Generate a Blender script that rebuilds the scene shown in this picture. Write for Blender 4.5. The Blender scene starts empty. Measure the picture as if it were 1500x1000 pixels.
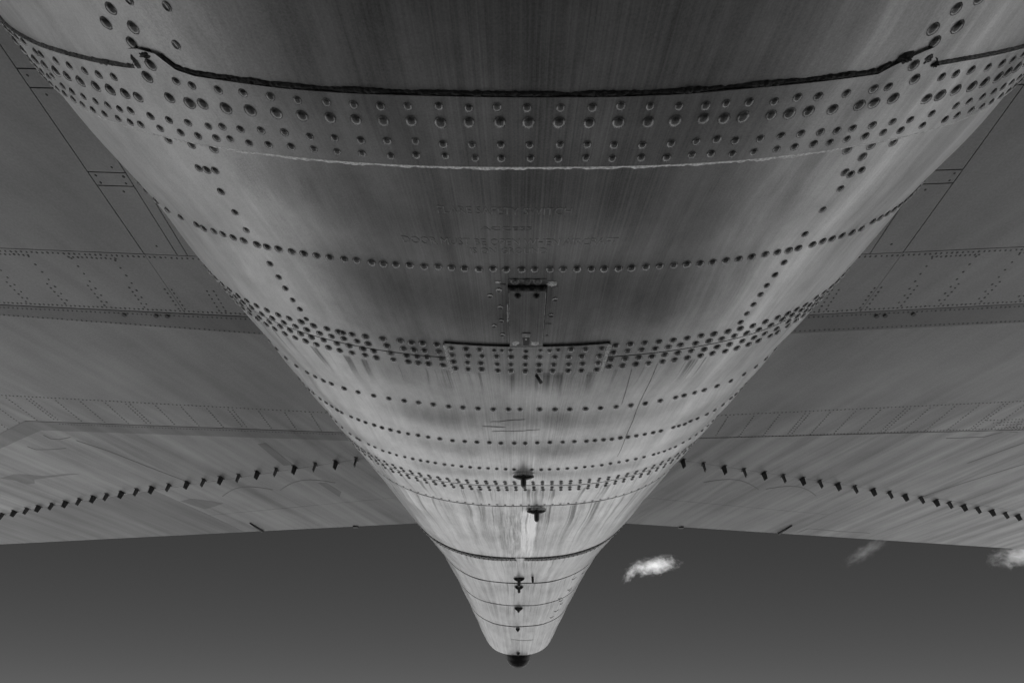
import bpy, bmesh, math, random
import numpy as np
from mathutils import Vector, Matrix, noise as mnoise

random.seed(7)
scene = bpy.context.scene
R = math.radians

# ------------------------------------------------------------------ camera
CH = 1.45                      # camera height above the apron, metres
S = 1.4                        # metres per survey unit
cam_data = bpy.data.cameras.new('camera')
cam = bpy.data.objects.new('camera', cam_data)
scene.collection.objects.link(cam)
cam_data.sensor_width = 36.0
cam_data.lens = 16.8
cam_data.clip_start = 0.02
cam_data.clip_end = 20000.0
CAM_ROT = (Matrix.Rotation(R(0.202), 3, 'Z') @ Matrix.Rotation(R(43.227 + 90.0), 3, 'X')
           @ Matrix.Rotation(R(0.033), 3, 'Z'))
cam.matrix_world = Matrix.Translation((-0.0295, 0.0, CH)) @ CAM_ROT.to_4x4()
scene.camera = cam

# ------------------------------------------------------------------ sky, sun, exposure
SUN_ELEV, SUN_AZ = 40.0, -3.0           # azimuth from straight aft (+Y), positive to the right (+X)
world = bpy.data.worlds.new('World')
scene.world = world
world.use_nodes = True
wn = world.node_tree
wn.nodes.clear()
sky = wn.nodes.new('ShaderNodeTexSky')
sky.sky_type = 'NISHITA'
sky.sun_disc = False
sky.sun_elevation = R(SUN_ELEV)
sky.sun_rotation = R(SUN_AZ)
sky.air_density = 0.175
sky.dust_density = 0.0
sky.ozone_density = 1.0
sep = wn.nodes.new('ShaderNodeSeparateColor')      # black and white film behind a red filter
bg = wn.nodes.new('ShaderNodeBackground')
bg.inputs['Strength'].default_value = 0.05
wo = wn.nodes.new('ShaderNodeOutputWorld')
wn.links.new(sky.outputs[0], sep.inputs[0])
wn.links.new(sep.outputs[0], bg.inputs['Color'])
wn.links.new(bg.outputs[0], wo.inputs['Surface'])

sun_data = bpy.data.lights.new('sun', 'SUN')
sun_data.energy = 5.0
sun_data.angle = R(0.5)
sun_data.color = (1.0, 1.0, 1.0)
sun = bpy.data.objects.new('sun', sun_data)
scene.collection.objects.link(sun)
sd = Vector((math.sin(R(SUN_AZ)) * math.cos(R(SUN_ELEV)), math.cos(R(SUN_AZ)) * math.cos(R(SUN_ELEV)), math.sin(R(SUN_ELEV))))
sun.rotation_euler = sd.to_track_quat('Z', 'Y').to_euler()
sun.location = (0, 0, 30)

scene.view_settings.view_transform = 'Standard'
scene.view_settings.look = 'None'
scene.view_settings.gamma = 1.0
scene.view_settings.exposure = 0.78
scene.view_settings.use_curve_mapping = False
scene.cycles.max_bounces = 8
scene.cycles.diffuse_bounces = 5
scene.cycles.volume_bounces = 2

# ------------------------------------------------------------------ helpers
def link(o):
    scene.collection.objects.link(o)
    return o

def mesh_obj(name, verts, faces, mat, parent=None, smooth=False, uvs=None):
    me = bpy.data.meshes.new(name)
    me.from_pydata([tuple(v) for v in verts], [], faces)
    if uvs is not None:
        ul = me.uv_layers.new(name='UVMap')
        idx = np.empty(len(me.loops), dtype=np.int32)
        me.loops.foreach_get('vertex_index', idx)
        ul.data.foreach_set('uv', np.asarray(uvs, dtype=np.float32)[idx].ravel())
    me.materials.append(mat)
    if smooth:
        me.polygons.foreach_set('use_smooth', [True] * len(me.polygons))
    me.update()
    o = bpy.data.objects.new(name, me)
    if parent is not None:
        o.parent = parent
    return link(o)

def bm_obj(name, bm, mat, parent=None, smooth=False):
    bmesh.ops.recalc_face_normals(bm, faces=bm.faces)
    me = bpy.data.meshes.new(name)
    bm.to_mesh(me)
    bm.free()
    me.materials.append(mat)
    if smooth:
        me.polygons.foreach_set('use_smooth', [True] * len(me.polygons))
    o = bpy.data.objects.new(name, me)
    if parent is not None:
        o.parent = parent
    return link(o)

class NT:
    """small node-tree builder"""
    def __init__(self, name):
        self.m = bpy.data.materials.new(name)
        self.m.use_nodes = True
        self.t = self.m.node_tree
        self.t.nodes.clear()
        self.out = self.n('ShaderNodeOutputMaterial')
        self.b = self.n('ShaderNodeBsdfPrincipled')
        self.t.links.new(self.b.outputs[0], self.out.inputs['Surface'])
    def n(self, kind, **kw):
        x = self.t.nodes.new(kind)
        for k, v in kw.items():
            setattr(x, k, v)
        return x
    def l(self, a, b):
        self.t.links.new(a, b)
    def uv(self):
        return self.n('ShaderNodeUVMap', uv_map='UVMap').outputs[0]
    def mapping(self, vec, scale=(1, 1, 1), loc=(0, 0, 0), rot=(0, 0, 0)):
        m = self.n('ShaderNodeMapping')
        m.inputs['Scale'].default_value = scale
        m.inputs['Location'].default_value = loc
        m.inputs['Rotation'].default_value = rot
        self.l(vec, m.inputs['Vector'])
        return m.outputs[0]
    def noise(self, vec, scale=1.0, detail=4.0, rough=0.55, dist=0.0):
        x = self.n('ShaderNodeTexNoise')
        x.inputs['Scale'].default_value = scale
        x.inputs['Detail'].default_value = detail
        x.inputs['Roughness'].default_value = rough
        x.inputs['Distortion'].default_value = dist
        self.l(vec, x.inputs['Vector'])
        return x.outputs['Fac']
    def rng(self, v, a, b, c, d, smooth=True):
        x = self.n('ShaderNodeMapRange')
        x.interpolation_type = 'SMOOTHSTEP' if smooth else 'LINEAR'
        self.l(v, x.inputs['Value'])
        for k, q in zip(('From Min', 'From Max', 'To Min', 'To Max'), (a, b, c, d)):
            x.inputs[k].default_value = q
        return x.outputs[0]
    def math(self, op, a, b=None, c=None):
        x = self.n('ShaderNodeMath', operation=op)
        for i, q in enumerate((a, b, c)):
            if q is None:
                continue
            if isinstance(q, (int, float)):
                x.inputs[i].default_value = q
            else:
                self.l(q, x.inputs[i])
        return x.outputs[0]
    def grey(self, v):
        x = self.n('ShaderNodeCombineColor')
        for i in range(3):
            self.l(v, x.inputs[i])
        return x.outputs[0]
    def bump(self, h, strength, dist):
        x = self.n('ShaderNodeBump')
        x.inputs['Strength'].default_value = strength
        x.inputs['Distance'].default_value = dist
        self.l(h, x.inputs['Height'])
        self.l(x.outputs[0], self.b.inputs['Normal'])

def plain(name, v, rough=0.5, metal=0.0, var=0.25, scale=60.0):
    t = NT(name)
    co = t.n('ShaderNodeTexCoord').outputs['Object']
    k = t.noise(co, scale, 5, 0.6)
    t.l(t.grey(t.rng(k, 0.3, 0.7, v * (1 - var), v * (1 + var))), t.b.inputs['Base Color'])
    t.b.inputs['Roughness'].default_value = rough
    t.b.inputs['Metallic'].default_value = metal
    return t.m

# ------------------------------------------------------------------ materials
FRAME_ROWS = (1.235, 1.40, 1.875)

def skin_material():
    """aged grey aluminium paint, streaked along the airflow (UV = arc metres, station metres)"""
    t = NT('aged_skin_paint')
    uv = t.uv()
    sx = t.n('ShaderNodeSeparateXYZ')
    t.l(uv, sx.inputs[0])
    u, v = sx.outputs[0], sx.outputs[1]
    warp = t.noise(t.mapping(uv, (4, 2.5, 1)), 1.0, 3, 0.5)
    wx = t.math('MULTIPLY_ADD', warp, 0.07, u)
    cw = t.n('ShaderNodeCombineXYZ')
    t.l(wx, cw.inputs[0]); t.l(v, cw.inputs[1])
    wuv = cw.outputs[0]
    broad = t.noise(t.mapping(wuv, (20, 0.8, 1)), 1.0, 5, 0.6)
    mid = t.noise(t.mapping(wuv, (60, 1.6, 1), (3, 1, 0)), 1.0, 4, 0.55)
    fine = t.noise(t.mapping(uv, (420, 4.0, 1), (7, 2, 0)), 1.0, 3, 0.6)
    blotch = t.noise(t.mapping(uv, (5, 5, 1), (1, 5, 0)), 1.0, 5, 0.6)
    grit = t.noise(t.mapping(uv, (520, 520, 1)), 1.0, 3, 0.7)
    val = t.math('ADD', t.rng(broad, 0.28, 0.72, 0.68, 1.32, False), t.rng(mid, 0.3, 0.72, -0.07, 0.08, False))
    # scratch-like fine streaks gather along the belly centre-line
    cent = t.rng(t.math('ABSOLUTE', u), 0.02, 0.24, 1.0, 0.25)
    val = t.math('ADD', val, t.math('MULTIPLY', cent, t.rng(fine, 0.3, 0.75, -0.24, 0.34, False)))
    val = t.math('ADD', val, t.rng(blotch, 0.3, 0.7, -0.12, 0.12, False))
    val = t.math('ADD', val, t.rng(grit, 0.25, 0.75, -0.22, 0.22, False))
    # dirt that ran aft from the riveted joints
    drip = t.noise(t.mapping(wuv, (62, 0.5, 1), (11, 4, 0)), 1.0, 3, 0.6)
    dmask = t.rng(drip, 0.52, 0.66, 0.0, 1.0)
    tot = None
    for row, ln in ((0.66, 0.10), (1.238, 0.15), (1.37, 0.42), (1.89, 0.32), (2.23, 0.28), (2.54, 0.2)):
        fall = t.math('MULTIPLY', t.rng(v, row - 0.004, row + 0.006, 0, 1), t.rng(v, row + 0.01, row + ln, 1, 0))
        tot = fall if tot is None else t.math('MAXIMUM', tot, fall)
    val = t.math('SUBTRACT', val, t.math('MULTIPLY', t.math('MULTIPLY', dmask, tot), 0.75))
    aftm = t.rng(v, 1.25, 1.45, 0, 1)
    ab = t.noise(t.mapping(wuv, (26, 1.1, 1), (31, 9, 0)), 1.0, 5, 0.65)
    val = t.math('ADD', val, t.math('MULTIPLY', aftm, t.rng(ab, 0.3, 0.7, -0.50, 0.30, False)))
    hb = t.noise(t.mapping(uv, (7, 60, 1), (8, 3, 0)), 1.0, 4, 0.7)
    val = t.math('ADD', val, t.math('MULTIPLY', aftm, t.rng(hb, 0.58, 0.75, 0.0, -0.22)))
    # scoured bright metal patch aft of the second drain mast
    bw = t.noise(t.mapping(uv, (60, 14, 1), (2, 8, 0)), 1.0, 4, 0.6)
    du = t.math('ABSOLUTE', t.math('SUBTRACT', t.math('MULTIPLY_ADD', bw, 0.016, u), 0.034))
    bl = t.math('MULTIPLY', t.rng(du, 0.026, 0.042, 1, 0), t.math('MULTIPLY', t.rng(v, 1.38, 1.43, 0, 1), t.rng(v, 1.7, 2.0, 1, 0)))
    val = t.math('ADD', val, t.math('MULTIPLY', bl, 0.95))
    # flaked, mottled paint left of it
    fl = t.noise(t.mapping(uv, (95, 9, 1), (5, 3, 0)), 1.0, 5, 0.7)
    flm = t.math('MULTIPLY', t.rng(t.math('ABSOLUTE', t.math('ADD', u, 0.02)), 0.02, 0.17, 1, 0),
                 t.math('MULTIPLY', t.rng(v, 1.38, 1.44, 0, 1), t.rng(v, 1.9, 2.1, 1, 0)))
    val = t.math('ADD', val, t.math('MULTIPLY', flm, t.rng(fl, 0.40, 0.60, -0.40, 0.12)))
    mott = t.noise(t.mapping(wuv, (22, 13, 1), (17, 2, 0)), 1.0, 9, 0.78)
    val = t.math('ADD', val, t.rng(mott, 0.32, 0.70, -0.26, 0.20, False))
    val = t.math('MULTIPLY', val, t.rng(v, 1.3, 2.2, 1.0, 0.70))
    # belly shade painted into the colour, strongest along the keel, fading aft
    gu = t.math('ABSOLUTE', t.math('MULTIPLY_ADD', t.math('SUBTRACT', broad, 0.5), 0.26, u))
    keel_shade = t.math('MULTIPLY', t.rng(gu, 0.17, 0.60, 1, 0), t.rng(v, 0.40, 1.35, 1, 0.12))
    val = t.math('MULTIPLY', val, t.math('MULTIPLY_ADD', keel_shade, -0.78, 1.0))
    val = t.math('MAXIMUM', t.math('MULTIPLY', val, 0.74), 0.03)
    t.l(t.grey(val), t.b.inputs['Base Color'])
    t.b.inputs['Metallic'].default_value = 0.6
    t.b.inputs['Sheen Weight'].default_value = 1.0          # chalky, oxidised surface
    t.b.inputs['Sheen Roughness'].default_value = 0.35
    t.l(t.rng(broad, 0.3, 0.7, 0.28, 0.42, False), t.b.inputs['Roughness'])
    h = t.math('ADD', t.math('MULTIPLY', grit, 0.35), t.math('MULTIPLY', blotch, 1.0))
    t.bump(h, 0.22, 0.0011)
    return t.m

def wing_material(name, base):
    """matt wing paint with rain streaks swept towards the root (UV = outboard metres, station metres)"""
    t = NT(name)
    uv = t.uv()
    rot = t.mapping(uv, (1, 1, 1), (0, 0, 0), (0, 0, R(-30)))
    st = t.noise(t.mapping(rot, (11, 0.8, 1)), 1.0, 5, 0.55, 0.3)
    st2 = t.noise(t.mapping(rot, (45, 2.2, 1), (4, 2, 0)), 1.0, 3, 0.6)
    bl = t.noise(uv, 2.2, 5, 0.6)
    gr = t.noise(uv, 160, 3, 0.65)
    sx = t.n('ShaderNodeSeparateXYZ')
    t.l(uv, sx.inputs[0])
    aft = t.rng(sx.outputs[1], 1.5, 2.0, 0.35, 1.0)
    val = t.math('MULTIPLY', aft, t.rng(st, 0.3, 0.7, -0.36, 0.36, False))
    val = t.math('ADD', val, t.math('MULTIPLY', aft, t.rng(st2, 0.3, 0.7, -0.07, 0.07, False)))
    val = t.math('ADD', val, t.rng(bl, 0.3, 0.7, 0.78, 1.22, False))
    val = t.math('ADD', val, t.rng(gr, 0.3, 0.7, -0.13, 0.13, False))
    t.l(t.grey(t.math('MULTIPLY', val, base)), t.b.inputs['Base Color'])
    t.b.inputs['Roughness'].default_value = 0.55
    t.bump(gr, 0.15, 0.001)
    return t.m

M_SKIN = skin_material()
M_RIVET = plain('rivet_paint', 0.21, 0.24, 0.55, 0.5, 70)
M_BEAD = plain('black_sealant', 0.022, 0.7, 0.0, 0.9, 160)
M_WEATHER = plain('weathered_sealant', 0.16, 0.75, 0.0, 0.6, 260)
M_CHIP = plain('bare_primer', 0.62, 0.6, 0.0, 0.45, 300)
M_DARK = plain('black_fitting_paint', 0.012, 0.5, 0.0, 0.3, 80)
M_STRAP = plain('dark_strap_paint', 0.05, 0.5, 0.0, 0.5, 120)
M_RUN = plain('dried_oil', 0.20, 0.45, 0.3, 0.6, 40)
M_GAP = plain('joint_shadow_filler', 0.015, 0.9, 0.0, 0.2, 50)
M_LENS = plain('smoked_lens', 0.012, 0.45, 0.0, 0.2, 10)
M_LENS.node_tree.nodes['Principled BSDF'].inputs['Specular IOR Level'].default_value = 0.2
M_STENCIL = plain('faded_stencil_paint', 0.225, 0.5, 0.3, 0.35, 150)
M_WING = wing_material('wing_paint', 0.235)
M_WINGD = wing_material('grey_sealing_paint', 0.135)
M_WINGE = wing_material('darker_elevator_paint', 0.125)
M_WRIVET = plain('flush_rivet_grime', 0.05, 0.6, 0.1, 0.3, 100)
M_STEEL = plain('worn_steel', 0.32, 0.4, 0.6, 0.4, 200)
M_TYRE = plain('tyre_rubber', 0.03, 0.8)
PROFILE = [
    (-6.0000, 1.0200, 1.0300, 2.100),
    (-2.2000, 0.9300, 1.0300, 2.100),
    (-1.0000, 0.8300, 1.0300, 2.100),
    (-0.4500, 0.7650, 1.0250, 2.100),
    (-0.1000, 0.7120, 1.0130, 2.120),
    (0.1145, 0.6720, 1.0000, 2.141),
    (0.1716, 0.6504, 0.9945, 2.287),
    (0.2915, 0.6111, 0.9814, 2.431),
    (0.4405, 0.5765, 0.9634, 2.501),
    (0.5773, 0.5415, 0.9476, 2.589),
    (0.6843, 0.5185, 0.9342, 2.625),
    (0.7868, 0.4962, 0.9203, 2.619),
    (0.8624, 0.4787, 0.9090, 2.659),
    (0.9732, 0.4511, 0.8905, 2.683),
    (1.3295, 0.3664, 0.8225, 2.651),
    (1.5797, 0.3019, 0.7703, 2.651),
    (1.8100, 0.2555, 0.7169, 2.680),
    (2.0203, 0.2192, 0.6650, 2.624),
    (2.3913, 0.1576, 0.5707, 2.573),
]
# surveyed rivets: row -> (head diameter mm, [(station mm, angle deg), ...])
RIVETS = {
    'band_top': (9.2, [(180,-39.2),(180,-38.2),(180,-35.7),(180,-33.8),(180,-31.9),(180,-30.3),(178,-28.6),(169,-22.6),(171,-21.5),(172,-19.6),(172,-17.9),(173,-16.1),(174,-14.4),(174,-12.6),(175,-11.0),(175,-9.4),(174,-7.8),(173,-6.0),(174,-4.3),(173,-2.7),(174,-1.0),(174,0.9),(174,2.7),(173,4.3),(174,6.0),(175,7.7),(176,9.3),(175,10.5),(175,11.9),(176,13.5),(174,14.9),(175,16.3),(175,18.2),(174,20.1),(174,21.2),(173,25.5),(173,26.8),(173,28.3),(175,30.3),(176,32.1),(176,33.6),(175,35.0)]),
    'band_large': (12.6, [(196,-45.0),(196,-41.7),(196,-39.5),(196,-37.4),(196,-35.6),(196,-33.7),(196,-31.8),(195,-30.1),(195,-28.6),(196,-27.4),(189,-24.2),(191,-22.7),(190,-21.6),(191,-19.9),(190,-18.1),(190,-16.3),(190,-14.6),(190,-12.8),(190,-11.2),(190,-9.5),(189,-7.8),(190,-6.1),(189,-4.4),(189,-2.6),(189,-0.9),(189,0.9),(190,2.7),(190,4.4),(190,6.2),(190,7.8),(189,9.5),(190,10.8),(190,12.0),(190,13.8),(190,15.0),(190,16.3),(191,18.0),(190,19.9),(190,21.0),(188,22.4),(196,25.7),(195,26.9),(193,28.3),(194,30.1),(194,31.6),(194,33.4),(192,34.6),(191,36.0)]),
    'band_mid': (9.2, [(209,-39.7),(217,-38.7),(218,-37.1),(218,-35.3),(218,-33.6),(218,-32.1),(218,-30.7),(216,-29.4),(217,-27.5),(217,-25.8),(216,-24.1),(216,-22.4),(214,-21.2),(214,-19.8),(212,-18.2),(211,-16.5),(213,-14.8),(212,-13.1),(213,-11.4),(212,-9.7),(211,-7.9),(214,-6.2),(214,-4.4),(214,-2.6),(214,-0.8),(214,1.1),(214,2.8),(215,4.5),(216,6.3),(215,8.1),(214,9.7),(213,11.0),(216,12.3),(216,14.0),(215,15.4),(215,16.8),(216,18.3),(217,19.6),(217,20.8),(217,22.4),(217,24.1),(219,25.8),(217,27.7),(215,30.1),(215,31.6),(215,33.4),(215,35.0),(214,36.5)]),
    'band_low': (9.2, [(232,-38.4),(233,-36.9),(234,-35.4),(233,-33.7),(233,-32.0),(233,-30.6),(232,-29.4),(231,-27.4),(231,-25.5),(231,-24.0),(230,-22.4),(228,-21.2),(230,-19.8),(229,-18.3),(228,-16.6),(228,-15.0),(229,-13.4),(229,-11.7),(230,-9.8),(228,-8.1),(228,-6.2),(230,-4.3),(230,-2.6),(230,-0.7),(231,1.1),(230,2.9),(231,4.6),(231,6.5),(232,8.2),(230,9.8),(230,11.1),(232,12.6),(232,14.1),(231,15.7),(231,17.0),(230,18.4),(231,19.7),(230,21.0),(230,22.5),(229,24.0),(231,25.7),(231,27.8),(231,30.2),(231,31.6),(231,33.4),(233,35.2),(232,36.7)]),
    'lap_seam': (11.0, [(248,-27.8),(282,-26.7),(445,-26.7),(473,-26.7),(496,-26.7),(522,-26.7),(380,-26.6),(569,-26.6),(543,-26.5),(348,-26.3),(314,-26.1),(282,-25.9),(248,-25.6),(280,-25.0),(248,-23.6),(248,22.1),(281,23.6),(262,24.2),(248,24.2),(286,24.4),(307,24.5),(340,24.5),(483,24.7),(503,24.7),(526,24.7),(548,24.7),(570,24.7),(461,24.8),(384,24.9),(437,24.9),(283,25.3),(250,26.4)]),
    'forward_seam': (12.0, [(124,-25.8),(170,-25.0),(139,-24.6),(110,-24.5),(156,-23.9),(124,-23.6),(125,21.8),(155,22.0),(110,22.6),(137,22.7),(170,23.0),(126,23.8),(104,24.0)]),
    'frame_a': (12.5, [(414,-45.8),(413,-42.8),(415,-40.3),(411,-37.4),(409,-34.6),(411,-33.7),(407,-32.0),(406,-30.7),(406,-29.4),(406,-28.1),(407,-26.6),(407,-25.5),(406,-24.2),(406,-22.8),(406,-21.6),(406,-20.3),(406,-19.0),(406,-17.6),(406,-16.4),(407,-15.0),(407,-13.9),(407,-12.7),(406,-11.4),(407,-10.1),(406,-8.8),(407,-7.6),(408,-6.4),(409,-5.1),(408,-3.8),(409,-2.6),(409,-1.2),(409,0.0),(409,1.4),(409,2.6),(409,3.9),(409,5.2),(410,6.4),(410,7.7),(410,8.9),(409,10.2),(409,11.5),(409,12.8),(409,14.0),(410,15.3),(410,16.5),(410,17.8),(411,19.1),(411,20.4),(410,21.8),(411,23.1),(412,24.4),(412,25.5),(412,27.1),(411,28.3),(412,29.5),(413,30.9),(415,32.4),(415,33.8)]),
    'joint_a': (14.0, [(590,-38.6),(589,-36.8),(588,-35.0),(587,-33.2),(587,-31.4),(586,-29.7),(584,-27.9),(585,-26.2),(584,-24.4),(586,-22.9),(586,-22.4),(586,-21.2),(585,-19.5),(585,-17.4),(584,-15.3),(586,-14.0),(585,-12.7),(586,-11.0),(589,10.0),(588,11.7),(588,13.4),(588,15.1),(588,16.8),(588,18.5),(587,20.2),(589,21.9),(590,23.7),(590,25.4),(592,27.2),(592,29.0),(593,30.9),(594,32.6),(594,34.1),(594,35.7)]),
    'joint_b': (14.0, [(612,-35.3),(609,-33.3),(608,-31.4),(607,-29.6),(606,-27.9),(606,-26.1),(606,-24.5),(605,-22.8),(605,-21.1),(607,-19.7),(604,-17.3),(606,-15.3),(606,-14.0),(606,-12.7),(606,-11.0),(609,10.0),(608,11.7),(608,13.4),(609,15.1),(608,16.7),(607,18.2),(609,20.2),(609,21.9),(610,23.6),(610,25.3),(612,27.1),(613,28.9),(612,30.7)]),
    'joint_c': (14.0, [(636,-37.1),(631,-34.9),(629,-32.9),(629,-31.3),(627,-29.6),(628,-28.0),(626,-26.2),(627,-24.4),(625,-22.7),(626,-20.9),(627,-19.5),(625,-17.3),(627,-15.3),(626,-14.0),(625,-12.7),(626,-10.9),(631,10.0),(631,11.8),(631,13.5),(632,15.2),(631,16.8),(632,18.5),(632,20.3),(634,22.0),(635,23.8),(636,25.6),(636,27.4),(637,29.2),(637,30.9),(637,32.9)]),
    'joint_d': (14.0, [(652,-38.4),(652,-36.6),(651,-34.9),(651,-33.1),(650,-31.3),(648,-29.6),(649,-28.0),(648,-26.2),(648,-24.6),(648,-22.9),(647,-21.1),(648,-19.6),(646,-17.3),(646,-15.4),(646,-14.1),(646,-12.8),(647,-11.0),(652,10.1),(652,11.8),(651,13.5),(653,15.2),(653,17.0),(653,18.6),(653,20.3),(653,22.1),(654,23.8),(657,25.7),(657,27.4),(657,29.2),(657,30.8),(657,32.8),(657,34.1)]),
    'plate_large': (12.5, [(609,-9.4),(629,-9.4),(649,-9.4),(590,-9.3),(651,-7.8),(630,-7.7),(589,-7.6),(609,-7.5),(631,-6.1),(650,-6.1),(590,-6.0),(609,-5.8),(610,-4.1),(634,-4.1),(654,-4.1),(611,-2.4),(635,-2.4),(655,-2.4),(612,-0.6),(636,-0.6),(656,-0.6),(612,1.1),(636,1.1),(656,1.2),(612,2.9),(636,2.9),(656,2.9),(612,4.6),(590,4.7),(636,4.8),(656,4.9),(611,6.2),(591,6.4),(635,6.5),(656,6.6),(591,8.3),(612,8.3),(634,8.4),(655,8.5)]),
    'plate_small': (9.0, [(591,-4.3),(592,-3.4),(591,-2.4),(594,-0.6),(592,1.1),(593,2.2),(591,3.2)]),
    'frame_b': (13.5, [(815,-41.8),(815,-39.1),(810,-36.3),(809,-34.5),(808,-32.8),(806,-31.2),(805,-28.8),(804,-26.4),(803,-23.8),(803,-21.4),(803,-19.0),(803,-16.8),(803,-14.5),(806,-12.2),(806,-10.0),(807,-7.7),(809,-5.3),(809,-3.0),(809,-1.2),(809,1.8),(810,4.2),(810,6.5),(809,8.9),(809,11.2),(809,13.6),(809,15.9),(810,18.2),(810,20.6),(810,23.1),(810,24.5),(810,26.3),(811,28.0),(813,30.4),(815,33.1),(815,35.9),(815,38.7),(815,41.4)]),
    'frame_c': (12.5, [(952,-41.9),(956,-40.1),(954,-38.4),(955,-37.0),(958,-35.8),(959,-34.8),(956,-32.5),(954,-30.9),(954,-29.4),(952,-27.6),(953,-26.1),(953,-24.5),(954,-22.9),(953,-21.2),(952,-19.4),(954,-17.6),(956,-15.5),(959,-13.3),(959,-11.1),(959,-8.9),(959,-6.7),(961,-4.6),(961,-2.2),(961,-0.2),(960,2.0),(960,4.3),(960,6.6),(959,8.7),(959,10.9),(958,12.4),(958,13.9),(958,15.4),(956,16.9),(957,18.3),(957,19.8),(958,21.4),(959,23.0),(960,24.5),(959,26.9),(961,28.1),(964,29.4),(958,30.4),(959,31.9),(960,34.0),(962,36.0),(960,38.0),(954,39.9)]),
    'frame_d': (11.0, [(1109,-41.3),(1109,-38.8),(1109,-36.9),(1109,-36.1),(1105,-33.6),(1104,-32.0),(1106,-30.2),(1103,-28.5),(1104,-27.0),(1101,-25.1),(1101,-23.4),(1100,-21.7),(1099,-20.2),(1099,-18.6),(1100,-16.7),(1099,-15.0),(1100,-13.2),(1101,-11.4),(1102,-9.5),(1102,-7.7),(1103,-5.9),(1104,-4.1),(1105,-2.3),(1106,1.4),(1107,3.4),(1106,5.1),(1105,6.9),(1104,8.8),(1104,10.6),(1102,12.4),(1102,14.0),(1102,15.9),(1100,17.7),(1100,19.5),(1099,21.2),(1101,23.1),(1102,24.9),(1103,27.0),(1104,28.2),(1106,29.6),(1105,30.9),(1107,32.3)]),
}

# ------------------------------------------------------------------ fuselage surface
PR = np.array(PROFILE)
def _herm(V, y):
    D = PR[:, 0]
    s = np.diff(V) / np.diff(D); h = np.diff(D)
    m = np.zeros(len(D)); m[0] = s[0]; m[-1] = s[-1]
    m[1:-1] = (s[:-1] * h[1:] + s[1:] * h[:-1]) / (h[1:] + h[:-1])
    j = np.clip(np.searchsorted(D, y) - 1, 0, len(D) - 2)
    q = (y - D[j]) / h[j]
    q = np.minimum(q, 1.6)
    return ((2*q**3-3*q**2+1)*V[j] + (q**3-2*q**2+q)*h[j]*m[j] + (-2*q**3+3*q**2)*V[j+1] + (q**3-q**2)*h[j]*m[j+1])

PILLOW = np.array([0.242, 0.409, 0.62, 0.809, 0.957, 1.104, 1.21, 1.366, 1.62, 1.865, 2.23, 2.53, 2.828, 3.1, 3.35])
TIP0, TIP1 = 3.30, 3.40
def body(y, phi, off=0.0):
    """world points of the fuselage skin at station y (m) and angle phi (rad, 0 = keel, + to the right)"""
    y = np.asarray(y, float); phi = np.asarray(phi, float)
    y, phi = np.broadcast_arrays(y, phi)
    yu = y / S
    r = _herm(PR[:, 1], yu) * S; z = _herm(PR[:, 2], yu) * S; n = _herm(PR[:, 3], yu)
    rho = r / (np.abs(np.sin(phi))**n + np.abs(np.cos(phi))**n)**(1/n)
    # quilting between the frames
    j = np.clip(np.searchsorted(PILLOW, y) - 1, 0, len(PILLOW) - 2)
    q = np.clip((y - PILLOW[j]) / (PILLOW[j+1] - PILLOW[j]), 0, 1)
    amp = np.where((y > 0.80) & (y < 1.22), 0.0025, 0.0016)
    rho = rho + amp * np.sin(np.pi * q)**2 + 0.0009 * np.sin(phi * 9 + y * 4.1) * np.sin(y * 21 + 1.3) \
        + 0.0007 * np.sin(phi * 17 - y * 7) * np.sin(y * 37)
    e = np.clip((y - TIP0) / (TIP1 - TIP0), 0, 1)
    rho = rho * (0.35 + 0.65 * np.sqrt(np.maximum(1 - e**2.2, 0)))
    rho = rho + off
    return np.stack([rho * np.sin(phi), y + 0 * rho, CH + z - rho * np.cos(phi)], -1)

def body_frame(y, phi):
    h = 0.004
    p = body(y, phi)
    ty = body(y + h, phi) - body(y - h, phi)
    tp = body(y, phi + h) - body(y, phi - h)
    nrm = np.cross(tp, ty)
    nrm /= np.linalg.norm(nrm)
    if np.dot(nrm, np.array([math.sin(phi), 0, -math.cos(phi)])) < 0:
        nrm = -nrm
    ty /= np.linalg.norm(ty)
    tx = np.cross(ty, nrm)
    return p, nrm, ty, tx

PHI = np.radians(np.concatenate([np.arange(-180, -70, 5.0), np.arange(-70, -48, 2.0), np.arange(-48, 48.01, 0.5), np.arange(50, 70, 2.0), np.arange(70, 180.1, 5.0)]))

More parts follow.
